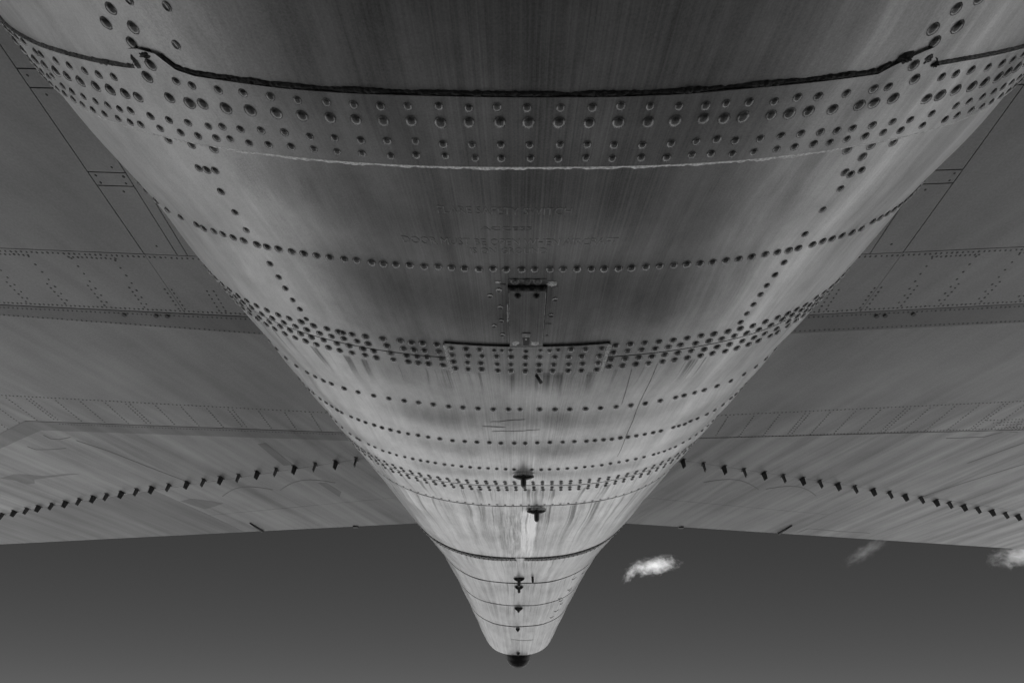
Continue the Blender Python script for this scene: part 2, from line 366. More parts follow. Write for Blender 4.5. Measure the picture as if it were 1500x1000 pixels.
def strip(name, ya, yb, mat, parent, off=0.0, step=0.009, lip_a=0.004, lip_b=0.004, phi=PHI, edges=False):
    """a skin panel between two station curves, its ends turned in by lip_a / lip_b metres"""
    ya = np.broadcast_to(np.asarray(ya, float), phi.shape); yb = np.broadcast_to(np.asarray(yb, float), phi.shape)
    nrow = max(3, int(np.ceil(np.max(yb - ya) / step)) + 1)
    T = np.linspace(0, 1, nrow)
    rows, uv = [], []
    def add(Y, o):
        P = body(Y, phi, o)
        rows.append(P); uv.append(np.stack([phi * 0.82, Y], -1))
    if lip_a: add(ya + 0.0002, off - lip_a)
    for q in T:
        add(ya * (1 - q) + yb * q, off)
    if lip_b: add(yb - 0.0002, off - lip_b)
    V = np.concatenate(rows); U = np.concatenate(uv)
    n = len(phi); F = []
    for i in range(len(rows) - 1):
        a = i * n
        for k in range(n - 1):
            F.append((a + k, a + k + 1, a + n + k + 1, a + n + k))
    if edges:                                    # turn the two long sides in as well
        base = len(V)
        side = []
        for k in (0, n - 1):
            P = np.concatenate([body(np.array([ya[k] * (1 - q) + yb[k] * q]), np.array([phi[k]]), off - edges) for q in T])
            side.append(P)
        V = np.concatenate([V] + side); U = np.concatenate([U, np.zeros((2 * nrow, 2))])
        o0 = 1 if lip_a else 0
        for s, k in ((0, 0), (1, n - 1)):
            for i in range(nrow - 1):
                F.append(((o0 + i) * n + k, (o0 + i + 1) * n + k, base + s * nrow + i + 1, base + s * nrow + i))
    o = mesh_obj(name, V, F, mat, parent, True, U)
    o.data.set_sharp_from_angle(angle=R(40))
    return o

# ------------------------------------------------------------------ ground
def ground():
    t = NT('concrete_apron')
    co = t.n('ShaderNodeTexCoord').outputs['Object']
    a = t.noise(co, 0.15, 6, 0.6); b = t.noise(co, 9.0, 6, 0.65)
    v = t.math('ADD', t.rng(a, 0.3, 0.7, 0.40, 0.50, False), t.rng(b, 0.3, 0.7, -0.03, 0.03, False))
    t.l(t.grey(v), t.b.inputs['Base Color'])
    t.b.inputs['Roughness'].default_value = 0.9
    g = 6000.0
    o = mesh_obj('ground', [(-g, -g, 0), (g, -g, 0), (g, g, 0), (-g, g, 0)], [(0, 1, 2, 3)], t.m)
    o['kind'] = 'structure'
    t = NT('added_dark_ground')  # near-black surface for the two added ground sheets
    co = t.n('ShaderNodeTexCoord').outputs['Object']
    b = t.noise(co, 14.0, 6, 0.7)
    t.l(t.grey(t.rng(b, 0.3, 0.7, 0.035, 0.065, False)), t.b.inputs['Base Color'])
    t.b.inputs['Roughness'].default_value = 0.9
    p = mesh_obj('added_dark_pad', [(-PADX, -16, 0.004), (PADX, -16, 0.004), (PADX, PADY, 0.004), (-PADX, PADY, 0.004)], [(0, 1, 2, 3)], t.m)  # added out of view to cut the light bounced onto the belly
    p['kind'] = 'structure'
    q = mesh_obj('added_dark_forward_sheet', [(-60, -60, 0.008), (60, -60, 0.008), (60, -0.9, 0.008), (-60, -0.9, 0.008)], [(0, 1, 2, 3)], t.m)  # added unseen dark ground, keeps forward faces of the rivets dark
    q['kind'] = 'structure'
    return o
PADX, PADY = 3.2, 5.2
ground()

# ------------------------------------------------------------------ the aircraft
plane = link(bpy.data.objects.new('aircraft', None))
plane['label'] = 'weathered grey jet aircraft, its riveted tail cone and tailplane overhead'
plane['category'] = 'aircraft'

AEDGE = np.array([(-180, .168), (-60, .169), (-46.9, .1692), (-37.4, .1693), (-29.2, .1663), (-26.5, .1645), (-25.55, .1632), (-25.5, .157), (-25.35, .150),
                  (-25.2, .1445), (-24.2, .1424), (-22.9, .1447), (-22.0, .1577), (-20.8, .1614), (-18.9, .1621), (-15.3, .1641), (-11.6, .1645),
                  (-5.7, .1639), (0, .1645), (3.9, .1649), (7.7, .1644), (11.7, .162), (15.9, .1608), (19.6, .1595), (20.2, .1544), (21.3, .1471),
                  (22.1, .1431), (22.7, .1409), (23.3, .1497), (24.3, .160), (26.3, .1607), (29.9, .1629), (34.7, .1664), (60, .168), (180, .168)])
rough = lambda phi, k, a: np.array([a * (mnoise.noise(Vector((float(p) * k, 3.1, 0.7))) + 0.6 * mnoise.noise(Vector((float(p) * k * 3.7, 1.1, 4.7)))) for p in phi])
_d = np.degrees(PHI)
PHI_A = np.radians(np.sort(np.concatenate([_d[~(((_d > -27.3) & (_d < -19.7)) | ((_d > 17.7) & (_d < 27.3)))], np.arange(-27.2, -19.75, 0.12), np.arange(17.8, 27.25, 0.12)])))
A_OF = lambda phi: np.interp(np.degrees(phi), AEDGE[:, 0], AEDGE[:, 1])
A_CURVE = A_OF(PHI_A)
B_CURVE = 0.2415 + 0 * PHI_A
GAP = 0.0010
JOINTS = [0.62, 1.213, 1.366, 1.865, 2.225, 2.53, 2.828, 3.345]

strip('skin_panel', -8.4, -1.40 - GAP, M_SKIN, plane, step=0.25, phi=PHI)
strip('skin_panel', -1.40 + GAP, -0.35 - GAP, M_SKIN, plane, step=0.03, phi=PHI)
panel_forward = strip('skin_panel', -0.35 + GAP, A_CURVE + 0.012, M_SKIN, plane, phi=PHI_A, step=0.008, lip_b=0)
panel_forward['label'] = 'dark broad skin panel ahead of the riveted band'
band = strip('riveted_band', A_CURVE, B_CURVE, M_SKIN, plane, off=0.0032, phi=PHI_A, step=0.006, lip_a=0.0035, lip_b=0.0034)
band['label'] = 'overlapping strap with four rows of domed rivets'
panels = []
prev = B_CURVE[0] - 0.012; gp = GAP
JGAP = [.0013, .0022, .0032, .006, .007, .0055, .007, .005]
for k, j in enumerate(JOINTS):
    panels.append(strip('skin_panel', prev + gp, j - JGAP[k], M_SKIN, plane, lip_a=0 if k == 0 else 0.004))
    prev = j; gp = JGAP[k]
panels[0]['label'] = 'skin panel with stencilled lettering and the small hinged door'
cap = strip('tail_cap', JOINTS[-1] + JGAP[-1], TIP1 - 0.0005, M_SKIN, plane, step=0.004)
# nose bulkhead far forward, and the dark inner structure seen in the joints
strip('inner_frame', -0.36, 3.34, M_GAP, plane, off=-0.0042, step=0.03, lip_a=0, lip_b=0)
def dome(name, y0, y1, mat):
    T = np.linspace(0, 1, 14)[1:]
    ph = np.radians(np.arange(-180, 181, 8.0)); rows = []
    base = body(np.array(y0), ph)
    c = base.mean(0)
    for q in np.linspace(0, 1, 14):
        s = math.sqrt(max(0, 1 - q**2))
        P = c + (base - c) * max(s, 0.002); P[:, 1] = y0 + (y1 - y0) * q
        rows.append(P)
    V = np.concatenate(rows); n = len(ph)
    F = [(i*n+k, i*n+k+1, (i+1)*n+k+1, (i+1)*n+k) for i in range(13) for k in range(n-1)]
    return mesh_obj(name, V, F, mat, plane, True, np.stack([V[:, 0], V[:, 1]], -1))
dome('nose_cone', -8.4, -11.2, M_SKIN)

# sealant bead along the band's forward edge
def bead(name, phis, yfun, width, height, mat, seed, parent, shift=0.0):
    NC = 9
    V, F = [], []
    for i, p in enumerate(phis):
        a = mnoise.noise(Vector((float(p) * 60, seed, 0))); b = mnoise.noise(Vector((float(p) * 190, seed, 5)))
        c = mnoise.noise(Vector((float(p) * 25, seed, 9)))
        w = width * max(0.35, 1 + 0.45 * c + 0.2 * a + 0.12 * b); h = height * max(0.4, 1 + 0.5 * c + 0.3 * b)
        y0 = float(yfun(p)) + shift + 0.0012 * c
        for k in range(NC):
            q = k / (NC - 1)
            j = mnoise.noise(Vector((float(p) * 260, q * 4, seed + 2)))
            V.append(body(y0 - w * (1 - q) + w * 0.25, p, -0.0012 + h * math.sin(math.pi * q)**0.7 * (1 + 0.5 * j)))
        if i:
            for k in range(NC - 1):
                F.append(((i-1)*NC+k, i*NC+k, i*NC+k+1, (i-1)*NC+k+1))
    return mesh_obj(name, V, F, mat, parent, True)
ph = np.radians(np.arange(-22.6, 20.2, 0.06))
bead('sealant_bead', ph, A_OF, 0.0072, 0.0034, M_BEAD, 1.0, band)['label'] = 'torn black sealant along the band edge'
ph = np.radians(np.arange(-75, -25.6, 0.09))
bead('sealant_bead', ph, A_OF, 0.007, 0.0036, M_WEATHER, 2.0, band, 0.001)
ph = np.radians(np.arange(24.2, 75, 0.09))
bead('sealant_bead', ph, A_OF, 0.005, 0.0034, M_WEATHER, 3.0, band, 0.0)
# lumps of sealant at the two lap tabs
def blob(name, y, phd, ry, rp, h, mat, parent, seed):
    V, F = [], []
    n1, n2 = 22, 7
    p0, nr, ty, tx = body_frame(y, R(phd))
    V.append(p0 + nr * h)
    for j in range(1, n2):
        for i in range(n1):
            a = 2 * math.pi * i / n1
            q = j / (n2 - 1)
            rr = q * (1 + 0.45 * mnoise.noise(Vector((math.cos(a) * 1.7, math.sin(a) * 1.7, seed))))
            hh = h * (1 - q**2) * (1 + 0.7 * mnoise.noise(Vector((math.cos(a) * q * 5, math.sin(a) * q * 5, seed + 3))))
            V.append(p0 + tx * rr * rp * math.cos(a) + ty * rr * ry * math.sin(a) + nr * (hh - 0.001 * q))
    for i in range(n1):
        F.append((0, 1 + i, 1 + (i + 1) % n1))
        for j in range(n2 - 2):
            a = 1 + j * n1
            F.append((a + i, a + n1 + i, a + n1 + (i + 1) % n1, a + (i + 1) % n1))
    return mesh_obj(name, V, F, mat, parent, True)
blob('sealant_lump', 0.1555, -25.1, 0.011, 0.005, 0.0055, M_WEATHER, band, 1.3)
blob('sealant_lump', 0.1475, -23.9, 0.006, 0.012, 0.005, M_BEAD, band, 2.3)
blob('sealant_lump', 0.1505, 22.9, 0.009, 0.008, 0.005, M_WEATHER, band, 4.1)
blob('sealant_lump', 0.1575, 23.8, 0.005, 0.007, 0.006, M_BEAD, band, 5.3)
blob('sealant_lump', 0.1485, 21.1, 0.006, 0.012, 0.005, M_BEAD, band, 6.3)

# chipped primer along the band's aft edge
def ragged(name, phis, y0, w, mat, parent, off, seed, dens=0.0):
    V, F = [], []
    for i, p in enumerate(phis):
        a = mnoise.noise(Vector((float(p) * 70, seed, 0))); b = mnoise.noise(Vector((float(p) * 240, seed, 3)))
        ww = w * max(0.12, 1 + 0.55 * a + 0.25 * b + dens)
        yy = y0 + 0.0003 * b
        V += [body(yy - 0.0004, p, off + 0.0002), body(yy + 0.25 * ww, p, off), body(yy + ww, p, 0.0006), body(yy + ww + 0.0004, p, -0.002)]
        if i:
            for k in range(3):
                F.append(((i-1)*4+k, i*4+k, i*4+k+1, (i-1)*4+k+1))
    return mesh_obj(name, V, F, mat, parent, True)
ragged('primer_edge', np.radians(np.arange(-48, 40, 0.08)), 0.2418, 0.0030, M_CHIP, band, 0.0026, 4.4, 0.35)
ragged('primer_edge', np.radians(np.arange(40, 60, 0.1)), 0.2418, 0.0012, M_WEATHER, band, 0.0026, 5.4)

# ------------------------------------------------------------------ rivets
def dome_mesh(name, dia, mat, n=12, hr=0.29):
    r = dia * 0.5; h = dia * hr
    V = []; F = []
    prof = [(1.0, -0.10), (0.97, 0.16), (0.84, 0.50), (0.60, 0.80), (0.30, 0.955)]
    for a, b in prof:
        for i in range(n):
            t = 2 * math.pi * i / n
            V.append((a * r * math.cos(t), a * r * math.sin(t), b * h))
    V.append((0, 0, h))
    for j in range(len(prof) - 1):
        for i in range(n):
            F.append((j*n+i, j*n+(i+1) % n, (j+1)*n+(i+1) % n, (j+1)*n+i))
    top = len(V) - 1; b = (len(prof) - 1) * n
    for i in range(n):
        F.append((b+i, b+(i+1) % n, top))
    me = bpy.data.meshes.new(name)
    me.from_pydata(V, [], F)
    me.materials.append(mat)
    me.polygons.foreach_set('use_smooth', [True] * len(me.polygons))
    return me

ROW_PARENT = {}
for k in ('band_top', 'band_large', 'band_mid', 'band_low'):
    ROW_PARENT[k] = (band, 0.0032)
plate_phi = np.radians(np.linspace(-10.0, 9.1, 70))
all_riv = []
for k, (dia, L) in RIVETS.items():
    par, off = ROW_PARENT.get(k, (None, 0.0))
    L = [(a / 1000.0, b) for a, b in L]
    if k not in ('lap_seam', 'forward_seam', 'plate_large', 'plate_small'):
        sp = sorted(np.diff(sorted(b for a, b in L)))
        sp = sp[len(sp) // 2]
        my = float(np.median([a for a, b in L]))
        hi = max(b for a, b in L); lo = min(b for a, b in L)
        while hi < 75: hi += sp; L.append((my, hi))
        while lo > -75: lo -= sp; L.append((my, lo))
    for y, b in L:
        if k == 'forward_seam' and y > A_OF(R(b)): par2, off2 = band, 0.0032
        elif k == 'lap_seam' and y < 0.2415: par2, off2 = band, 0.0032
        elif k.startswith('plate'): par2, off2 = 'plate', 0.0034
        else: par2, off2 = par, off
        if par2 is None:
            par2 = panel_forward if y < 0.2 else panels[min(range(len(JOINTS)), key=lambda i: (JOINTS[i] < y, i))]
        all_riv.append((dia / 1000.0, y, b, off2, par2))
# aft joints: pairs of rows, regularly spaced
for y in (1.184, 1.199, 1.227, 1.242):
    pr = panels[1] if y < 1.213 else panels[2]
    for b in np.arange(-70, 70, 2.12):
        all_riv.append((0.011, y + random.uniform(-.0006, .0006), b + random.uniform(-.06, .06) + (y - 1.21) * 8, 0, pr))
for b in np.arange(-70, 70, 2.1):
    all_riv.append((0.010, 1.356, b, -0.0016, panels[2]))
# dark joint strap with two rows of pale rivets, interrupted at the keel
straps = []
for b0, b1 in ((-180, -2.7), (1.3, 180)):
    pp = np.radians(np.unique(np.concatenate([np.arange(max(b0, -70), min(b1, 70), 0.6), [b0, b1], np.arange(-180, -70, 5.0) if b0 < -70 else np.arange(70, 180, 5.0)])))
    straps.append(strip('joint_strap', 1.873, 1.903, M_STRAP, plane, off=0.0012, phi=pp, step=0.01, edges=0.003))
for y in (1.880, 1.895):
    for b in np.arange(-72, 72, 1.9):
        if abs(b + 0.7) < 2.4: continue
        all_riv.append((0.010, y, b + (0.95 if y > 1.89 else 0), 0.0012, straps[0] if b < 0 else straps[1], M_STEEL))

# the doubler plate goes under its rivets
plate_y0 = np.interp(np.degrees(plate_phi), [-10, -9.6, -5, 0, 5, 8.8, 9.1], [.5765, .5765, .579, .5805, .580, .5778, .5778])
def plate_edges(phi):
    d = np.degrees(phi)
    return np.interp(d, [-10, 9.1], [0.0, 0.0])
doubler = strip('doubler_plate', plate_y0, 0.666 + 0 * plate_phi, M_SKIN, plane, off=0.0034, phi=plate_phi, step=0.006, lip_a=0.003, lip_b=0.003, edges=0.003)
doubler['label'] = 'thin rectangular doubler plate under the small door'
ph = np.radians(np.arange(-10.0, 9.1, 0.06))
ragged('primer_edge', ph, 0.6662, 0.0020, M_CHIP, doubler, 0.0030, 7.7, 0.2)
bead('sealant_bead', ph, lambda p: np.interp(math.degrees(p), [-10, -5, 0, 5, 9.1], [.5765, .579, .5805, .580, .5778]), 0.0042, 0.002, M_BEAD, 8.8, doubler)
def side_chip(phd, seed):
    V, F = [], []
    ys = np.arange(0.580, 0.666, 0.0012)
    for i, y in enumerate(ys):
        a = mnoise.noise(Vector((y * 330, seed, 0)))
        w = R(0.22) * max(0.15, 1 + 1.0 * a)
        V += [body(y, R(phd) - w, 0.0038), body(y, R(phd) + w, 0.0038), body(y, R(phd) + w * 1.1, -0.001), body(y, R(phd) - w * 1.1, -0.001)]
        if i:
            for k in range(4):
                F.append(((i-1)*4+k, (i-1)*4+(k+1) % 4, i*4+(k+1) % 4, i*4+k))
    mesh_obj('primer_edge', V, F, M_CHIP, doubler)
side_chip(-9.95, 2.0); side_chip(9.05, 3.0)

# individual rivets: the largest as seen, the remainder joined
def cam_size(p, dia):
    v = CAM_ROT.transposed() @ (Vector(p) - cam.location)
    if v.z >= -0.02: return 0
    x, y = v.x / -v.z * 700, v.y / -v.z * 700
    if abs(x) > 765 or abs(y) > 515: return 0
    return dia / -v.z
items = []
for dia, y, b, off, par, *rm in all_riv:
    p, nr, ty, tx = body_frame(y, R(b))
    p = p + nr * off
    vis = 1 if np.dot(nr, np.array(cam.location) - p) > 0 else 0
    items.append((cam_size(p, dia) * vis, dia, p, nr, ty, tx, doubler if par == 'plate' else par, rm[0] if rm else M_RIVET))
items.sort(key=lambda t: -t[0])
meshes = {}
rest_bm = bmesh.new(); pale_bm = bmesh.new()
for i, (sz, dia, p, nr, ty, tx, par, rm) in enumerate(items):
    key = (round(dia * 1000, 1), rm.name)
    if key not in meshes:
        meshes[key] = dome_mesh('rivet', dia, rm)
    a = random.uniform(0, 6.28); tilt = 0.05
    zc = Vector(nr) + Vector((random.gauss(0, tilt), random.gauss(0, tilt), 0)); zc.normalize()
    xc = (Vector(tx) - zc * zc.dot(Vector(tx))).normalized(); yc = zc.cross(xc)
    k = random.uniform(0.93, 1.06)
    M = Matrix.Translation(Vector(p)) @ Matrix((xc, yc, zc)).transposed().to_4x4() @ Matrix.Rotation(a, 4, 'Z') @ Matrix.Diagonal((k, k * random.uniform(0.96, 1.04), k, 1))
    if i < 298 and sz > 0:
        o = bpy.data.objects.new('rivet', meshes[key])
        o.parent = par
        o.matrix_local = M
        link(o)
    else:
        if rest_bm is not None:
            tb = rest_bm if rm is M_RIVET else pale_bm
            n0 = len(tb.verts)
            tb.from_mesh(meshes[key])
            tb.verts.ensure_lookup_table()
            for v in tb.verts[n0:]:
                v.co = M @ v.co
rest = bm_obj('rivets', rest_bm, M_RIVET, plane, True)
rest['kind'] = 'stuff'
pale = bm_obj('rivets', pale_bm, M_STEEL, plane, True)
pale['kind'] = 'stuff'
# flush rivets that show only as faint rings
def ring(y, b, dia, parent, off=0.0003, mat=M_WEATHER, name='flush_rivet'):
    p, nr, ty, tx = body_frame(y, R(b))
    V, F = [], []
    n = 18
    for i in range(n):
        a = 2 * math.pi * i / n
        d = tx * math.cos(a) + ty * math.sin(a)
        for rr, hh in ((0.5, off), (0.47, off + 0.0006), (0.40, off + 0.0006), (0.37, off), (0.0, off + 0.0002)):
            V.append(p + d * dia * rr + nr * hh)
    for i in range(n):
        for k in range(4):
            F.append((i*5+k, ((i+1) % n)*5+k, ((i+1) % n)*5+k+1, i*5+k+1))
    return mesh_obj(name, V, F, mat, parent, True)
for y, b in ((.1029, -20.1), (.1347, -21.0), (.101, -22.6), (.09, 19.5)):
    ring(y, b, 0.0085, panel_forward, mat=M_RIVET)

# ------------------------------------------------------------------ small hinged door
def patch(name, corners, off, thick, mat, parent, n=14, r=0.12):
    """curved plate through four (y, deg) corners: forward-left, forward-right, aft-right, aft-left"""
    (a, b, c, d) = [np.array(q, float) for q in corners]
    V, F, U = [], [], []
    for lvl in (off, off - thick):
        for i in range(n + 1):
            for k in range(n + 1):
                s, t = k / n, i / n
                # pull the corners in a little so that they read as rounded
                q = a * (1-s) * (1-t) + b * s * (1-t) + c * s * t + d * (1-s) * t
                V.append(body(q[0], R(q[1]), lvl)); U.append((R(q[1]) * 0.82, q[0]))
    m = (n + 1)**2
    g = lambda i, k: i * (n + 1) + k
    for i in range(n):
        for k in range(n):
            F.append((g(i, k), g(i, k+1), g(i+1, k+1), g(i+1, k)))
    for i in range(n):
        F.append((g(i, 0), g(i+1, 0), m+g(i+1, 0), m+g(i, 0)))
        F.append((g(i, n), g(i+1, n), m+g(i+1, n), m+g(i, n)))
        F.append((g(0, i), g(0, i+1), m+g(0, i+1), m+g(0, i)))
        F.append((g(n, i), g(n, i+1), m+g(n, i+1), m+g(n, i)))
    o = mesh_obj(name, V, F, mat, parent, True, U)
    o.data.set_sharp_from_angle(angle=R(40))
    return o
patch('door_frame', [(.4400, -2.53), (.4390, 1.33), (.5825, 1.35), (.5825, -2.49)], 0.0006, 0.003, M_GAP, plane)
door = patch('access_door', [(.4520, -2.42), (.4510, 1.20), (.5812, 1.26), (.5812, -2.40)], 0.0030, 0.004, M_SKIN, plane)
door['label'] = 'small hinged service door with a slotted latch'
def knuckles():
    for i in range(4):
        b0 = -2.50 + i * 0.935; b1 = b0 + 0.90
        p0 = body(0.4455, R(b0), 0.0025); p1 = body(0.4455, R(b1), 0.0025)
        bm = bmesh.new()
        ax = Vector(p1 - p0); L = ax.length
        M = Matrix.Translation(Vector((p0 + p1) / 2)) @ ax.to_track_quat('Z', 'Y').to_matrix().to_4x4()
        bmesh.ops.create_cone(bm, cap_ends=True, segments=14, radius1=0.0048, radius2=0.0048, depth=L, matrix=M)
        bm_obj('hinge_knuckle', bm, M_DARK, door, True)
knuckles()
patch('hinge_leaf', [(.4275, -2.45), (.4275, 1.20), (.4425, 1.22), (.4425, -2.45)], 0.0006, 0.002, M_SKIN, door)
for b in (-1.81, -0.70, 0.33):
    ring(0.4335, b, 0.0125, door, 0.0008, M_RIVET, 'hinge_screw')
for b in (-1.55, 0.30):
    p, nr, ty, tx = body_frame(0.460, R(b))
    o = bpy.data.objects.new('door_bolt', dome_mesh('door_bolt', 0.0105, M_DARK, 8, 0.45)); o.parent = door
    o.matrix_local = Matrix.Translation(Vector(p + nr * 0.003)) @ Matrix((Vector(tx), Vector(ty), Vector(nr))).transposed().to_4x4(); link(o)
for yb in ((.4540, -2.42, .5800, -2.40), (.4530, 1.20, .5800, 1.26)):
    patch('worn_rim', [(yb[0], yb[1] - .035), (yb[0], yb[1] + .035), (yb[2], yb[3] + .035), (yb[2], yb[3] - .035)], 0.0034, 0.002, M_STEEL, door, 10)
patch('worn_rim', [(.5800, -2.36), (.5800, 1.22), (.5818, 1.22), (.5818, -2.36)], 0.0036, 0.002, M_STEEL, door, 12)
latch = patch('latch', [(.5440, -1.06), (.5440, -0.16), (.5530, -0.20), (.5530, -1.02)], 0.0044, 0.002, M_STEEL, door, 6)
patch('latch_slot', [(.5540, -0.93), (.5540, -0.28), (.5760, -0.28), (.5760, -0.93)], 0.0036, 0.002, M_DARK, door, 6)
for bb in (-0.98, -0.24):
    patch('latch_rail', [(.5530, bb - .05), (.5530, bb + .05), (.5768, bb + .05), (.5768, bb - .05)], 0.0042, 0.002, M_RIVET, door, 4)
# worn paint around the door and its latch
def chip(y, b, ry, rb, mat, parent, seed, off=0.0008):
    V, F = [], []
    n = 16
    V.append(body(y, R(b), off))
    for i in range(n):
        a = 2 * math.pi * i / n
        q = 1 + 0.75 * mnoise.noise(Vector((math.cos(a) * 2.2, math.sin(a) * 2.2, seed)))
        V.append(body(y + ry * q * math.sin(a), R(b + rb * q * math.cos(a)), off - 0.0003))
        V.append(body(y + 1.08 * ry * q * math.sin(a), R(b + 1.08 * rb * q * math.cos(a)), off - 0.002))
    for i in range(n):
        j = (i + 1) % n
        F += [(0, 1+2*i, 1+2*j), (1+2*i, 2+2*i, 2+2*j, 1+2*j)]
    return mesh_obj('bare_primer_chip', V, F, mat, parent)
chip(.4375, 1.72, .005, .50, M_CHIP, plane, 1.0); chip(.4435, 2.15, .004, .25, M_WEATHER, plane, 2.0)
chip(.4345, -3.45, .002, .28, M_CHIP, plane, 3.0); chip(.4400, -2.95, .002, .3, M_WEATHER, plane, 9.0)
chip(.5705, -1.75, .006, .42, M_CHIP, door, 4.0, 0.0034); chip(.5710, 0.45, .0055, .48, M_CHIP, door, 5.0, 0.0034)
chip(.5745, -1.45, .003, .3, M_WEATHER, door, 6.0, 0.0034); chip(.5590, -0.62, .002, .12, M_CHIP, door, 7.0, 0.0040)
chip(.4980, -2.58, .018, .10, M_CHIP, plane, 8.0, 0.0012); chip(.5150, -2.62, .006, .09, M_CHIP, plane, 8.6, 0.0012)
chip(.5250, 1.75, .001, .3, M_WEATHER, plane, 10.0); chip(.5545, 1.75, .002, .12, M_WEATHER, plane, 11.0)
for y, b in ((.4515, -3.4), (.488, -3.35), (.518, -3.3), (.551, -3.25), (.464, -4.3), (.53, -4.1), (.47, 2.2), (.505, 1.95)):
    ring(y, b, 0.009, panels[0], 0.0002, M_RIVET)

# ------------------------------------------------------------------ stencilled lettering, raised paint
def lettering(text, y0, y1, b0, b1):
    cu = bpy.data.curves.new('lettering', 'FONT')
    cu.body = text
    cu.resolution_u = 2
    to = bpy.data.objects.new('lettering', cu)
    link(to)
    dg = bpy.context.evaluated_depsgraph_get()
    me0 = bpy.data.meshes.new_from_object(to.evaluated_get(dg))
    bpy.data.objects.remove(to)
    bm = bmesh.new(); bm.from_mesh(me0)
    xs = [v.co.x for v in bm.verts]; ys = [v.co.y for v in bm.verts]
    x0, x1, ya, yb = min(xs), max(xs), min(ys), max(ys)
    geo = bmesh.ops.extrude_face_region(bm, geom=bm.faces[:])
    up = {g for g in geo['geom'] if isinstance(g, bmesh.types.BMVert)}
    for v in bm.verts:
        q = (v.co.x - x0) / (x1 - x0); w = (v.co.y - ya) / (yb - ya)
        v.co = Vector(body(y1 + (y0 - y1) * w, R(b0 + (b1 - b0) * q), 0.00035 if v in up else -0.0006))
    bm_obj('stencil_lettering', bm, M_STENCIL, panels[0])
lettering('FLARE SAFETY SWITCH', .2985, .3095, -7.65, 2.55)
lettering('ACCESS', .3290, .3350, -4.5, -0.4)
lettering('DOOR MUST BE OPEN WHEN AIRCRAFT', .3500, .3620, -11.2, 6.8)
lettering('IS ON GROUND', .3665, .3775, -5.6, 0.95)

# ------------------------------------------------------------------ drain masts
def mast(y, b, dia, height, span, chord, flange=True):
    p, nr, ty, tx = body_frame(y, R(b))
    n = 14
    V, F = [], []
    lv = [(0.0, 1.35, 0), (0.12, 1.05, 0), (0.55, 1.0, 0.1), (0.88, 0.95, 0.2), (1.0, 0.6, 0.22)]
    for q, s, lean in lv:
        for i in range(n):
            a = 2 * math.pi * i / n
            V.append(p + nr * (height * q - 0.002) + tx * dia * 0.5 * s * math.cos(a) + ty * (dia * 0.75 * s * math.sin(a) + lean * height))
    for j in range(len(lv) - 1):
        for i in range(n):
            F.append((j*n+i, j*n+(i+1) % n, (j+1)*n+(i+1) % n, (j+1)*n+i))
    F.append(tuple(range((len(lv)-1)*n, len(lv)*n)))
    m = mesh_obj('drain_mast', V, F, M_DARK, plane, True)
    if flange:
        V, F = [], []
        n = 28
        for rr, hh in ((1.0, -0.001), (1.0, 0.002), (0.86, 0.003), (0.3, 0.006)):
            for i in range(n):
                a = 2 * math.pi * i / n
                V.append(p + nr * hh + tx * span * 0.5 * rr * math.cos(a) + ty * chord * 0.5 * rr * math.sin(a))
        for j in range(3):
            for i in range(n):
                F.append((j*n+i, j*n+(i+1) % n, (j+1)*n+(i+1) % n, (j+1)*n+i))
        F.append(tuple(range(3*n, 4*n)))
        mesh_obj('flange', V, F, M_SKIN if span > 0.05 else M_DARK, m, True, np.stack([np.array(V)[:, 0], np.array(V)[:, 1]], -1))
        # curved clamp across the flange
        V, F = [], []
        for i in range(13):
            q = i / 12 * 2 - 1
            w = chord * 0.16 * (1 - 0.6 * abs(q))
            c = p + tx * span * 0.47 * q + nr * (0.004 + 0.010 * (1 - q * q)) - ty * chord * (0.10 - 0.22 * q * q)
            V += [c - ty * w, c + ty * w, c + ty * w - nr * 0.006, c - ty * w - nr * 0.006]
            if i:
                for k in range(4):
                    F.append(((i-1)*4+k, (i-1)*4+(k+1) % 4, i*4+(k+1) % 4, i*4+k))
        F += [(0, 1, 2, 3), (48, 49, 50, 51)]
        mesh_obj('clamp', V, F, M_DARK, m)
    return m
mast(1.135, -0.3, 0.0145, 0.031, 0.058, 0.034)
mast(1.398, 3.6, 0.0155, 0.034, 0.060, 0.034)
mast(2.150, -0.9, 0.014, 0.032, 0.047, 0.025)
mast(2.135, 6.4, 0.010, 0.024, 0, 0, False)
mast(2.270, -0.85, 0.013, 0.026, 0.038, 0.02)
mast(2.560, -1.0, 0.013, 0.020, 0.040, 0.02)
mast(2.855, -1.6, 0.010, 0.016, 0.022, 0.015)
mast(3.255, -0.95, 0.010, 0.016, 0.02, 0.014)
# small bent pin under the doubler plate
p, nr, ty, tx = body_frame(0.668, R(0.85))
bm = bmesh.new()
ax = Vector(nr * 0.006 + ty * 0.016 - tx * 0.009)
bmesh.ops.create_cone(bm, cap_ends=True, segments=10, radius1=0.0028, radius2=0.0036, depth=ax.length,
                      matrix=Matrix.Translation(Vector(p + nr * 0.003) + ax / 2) @ ax.to_track_quat('Z', 'Y').to_matrix().to_4x4())
bm_obj('drain_pin', bm, M_DARK, plane, True)

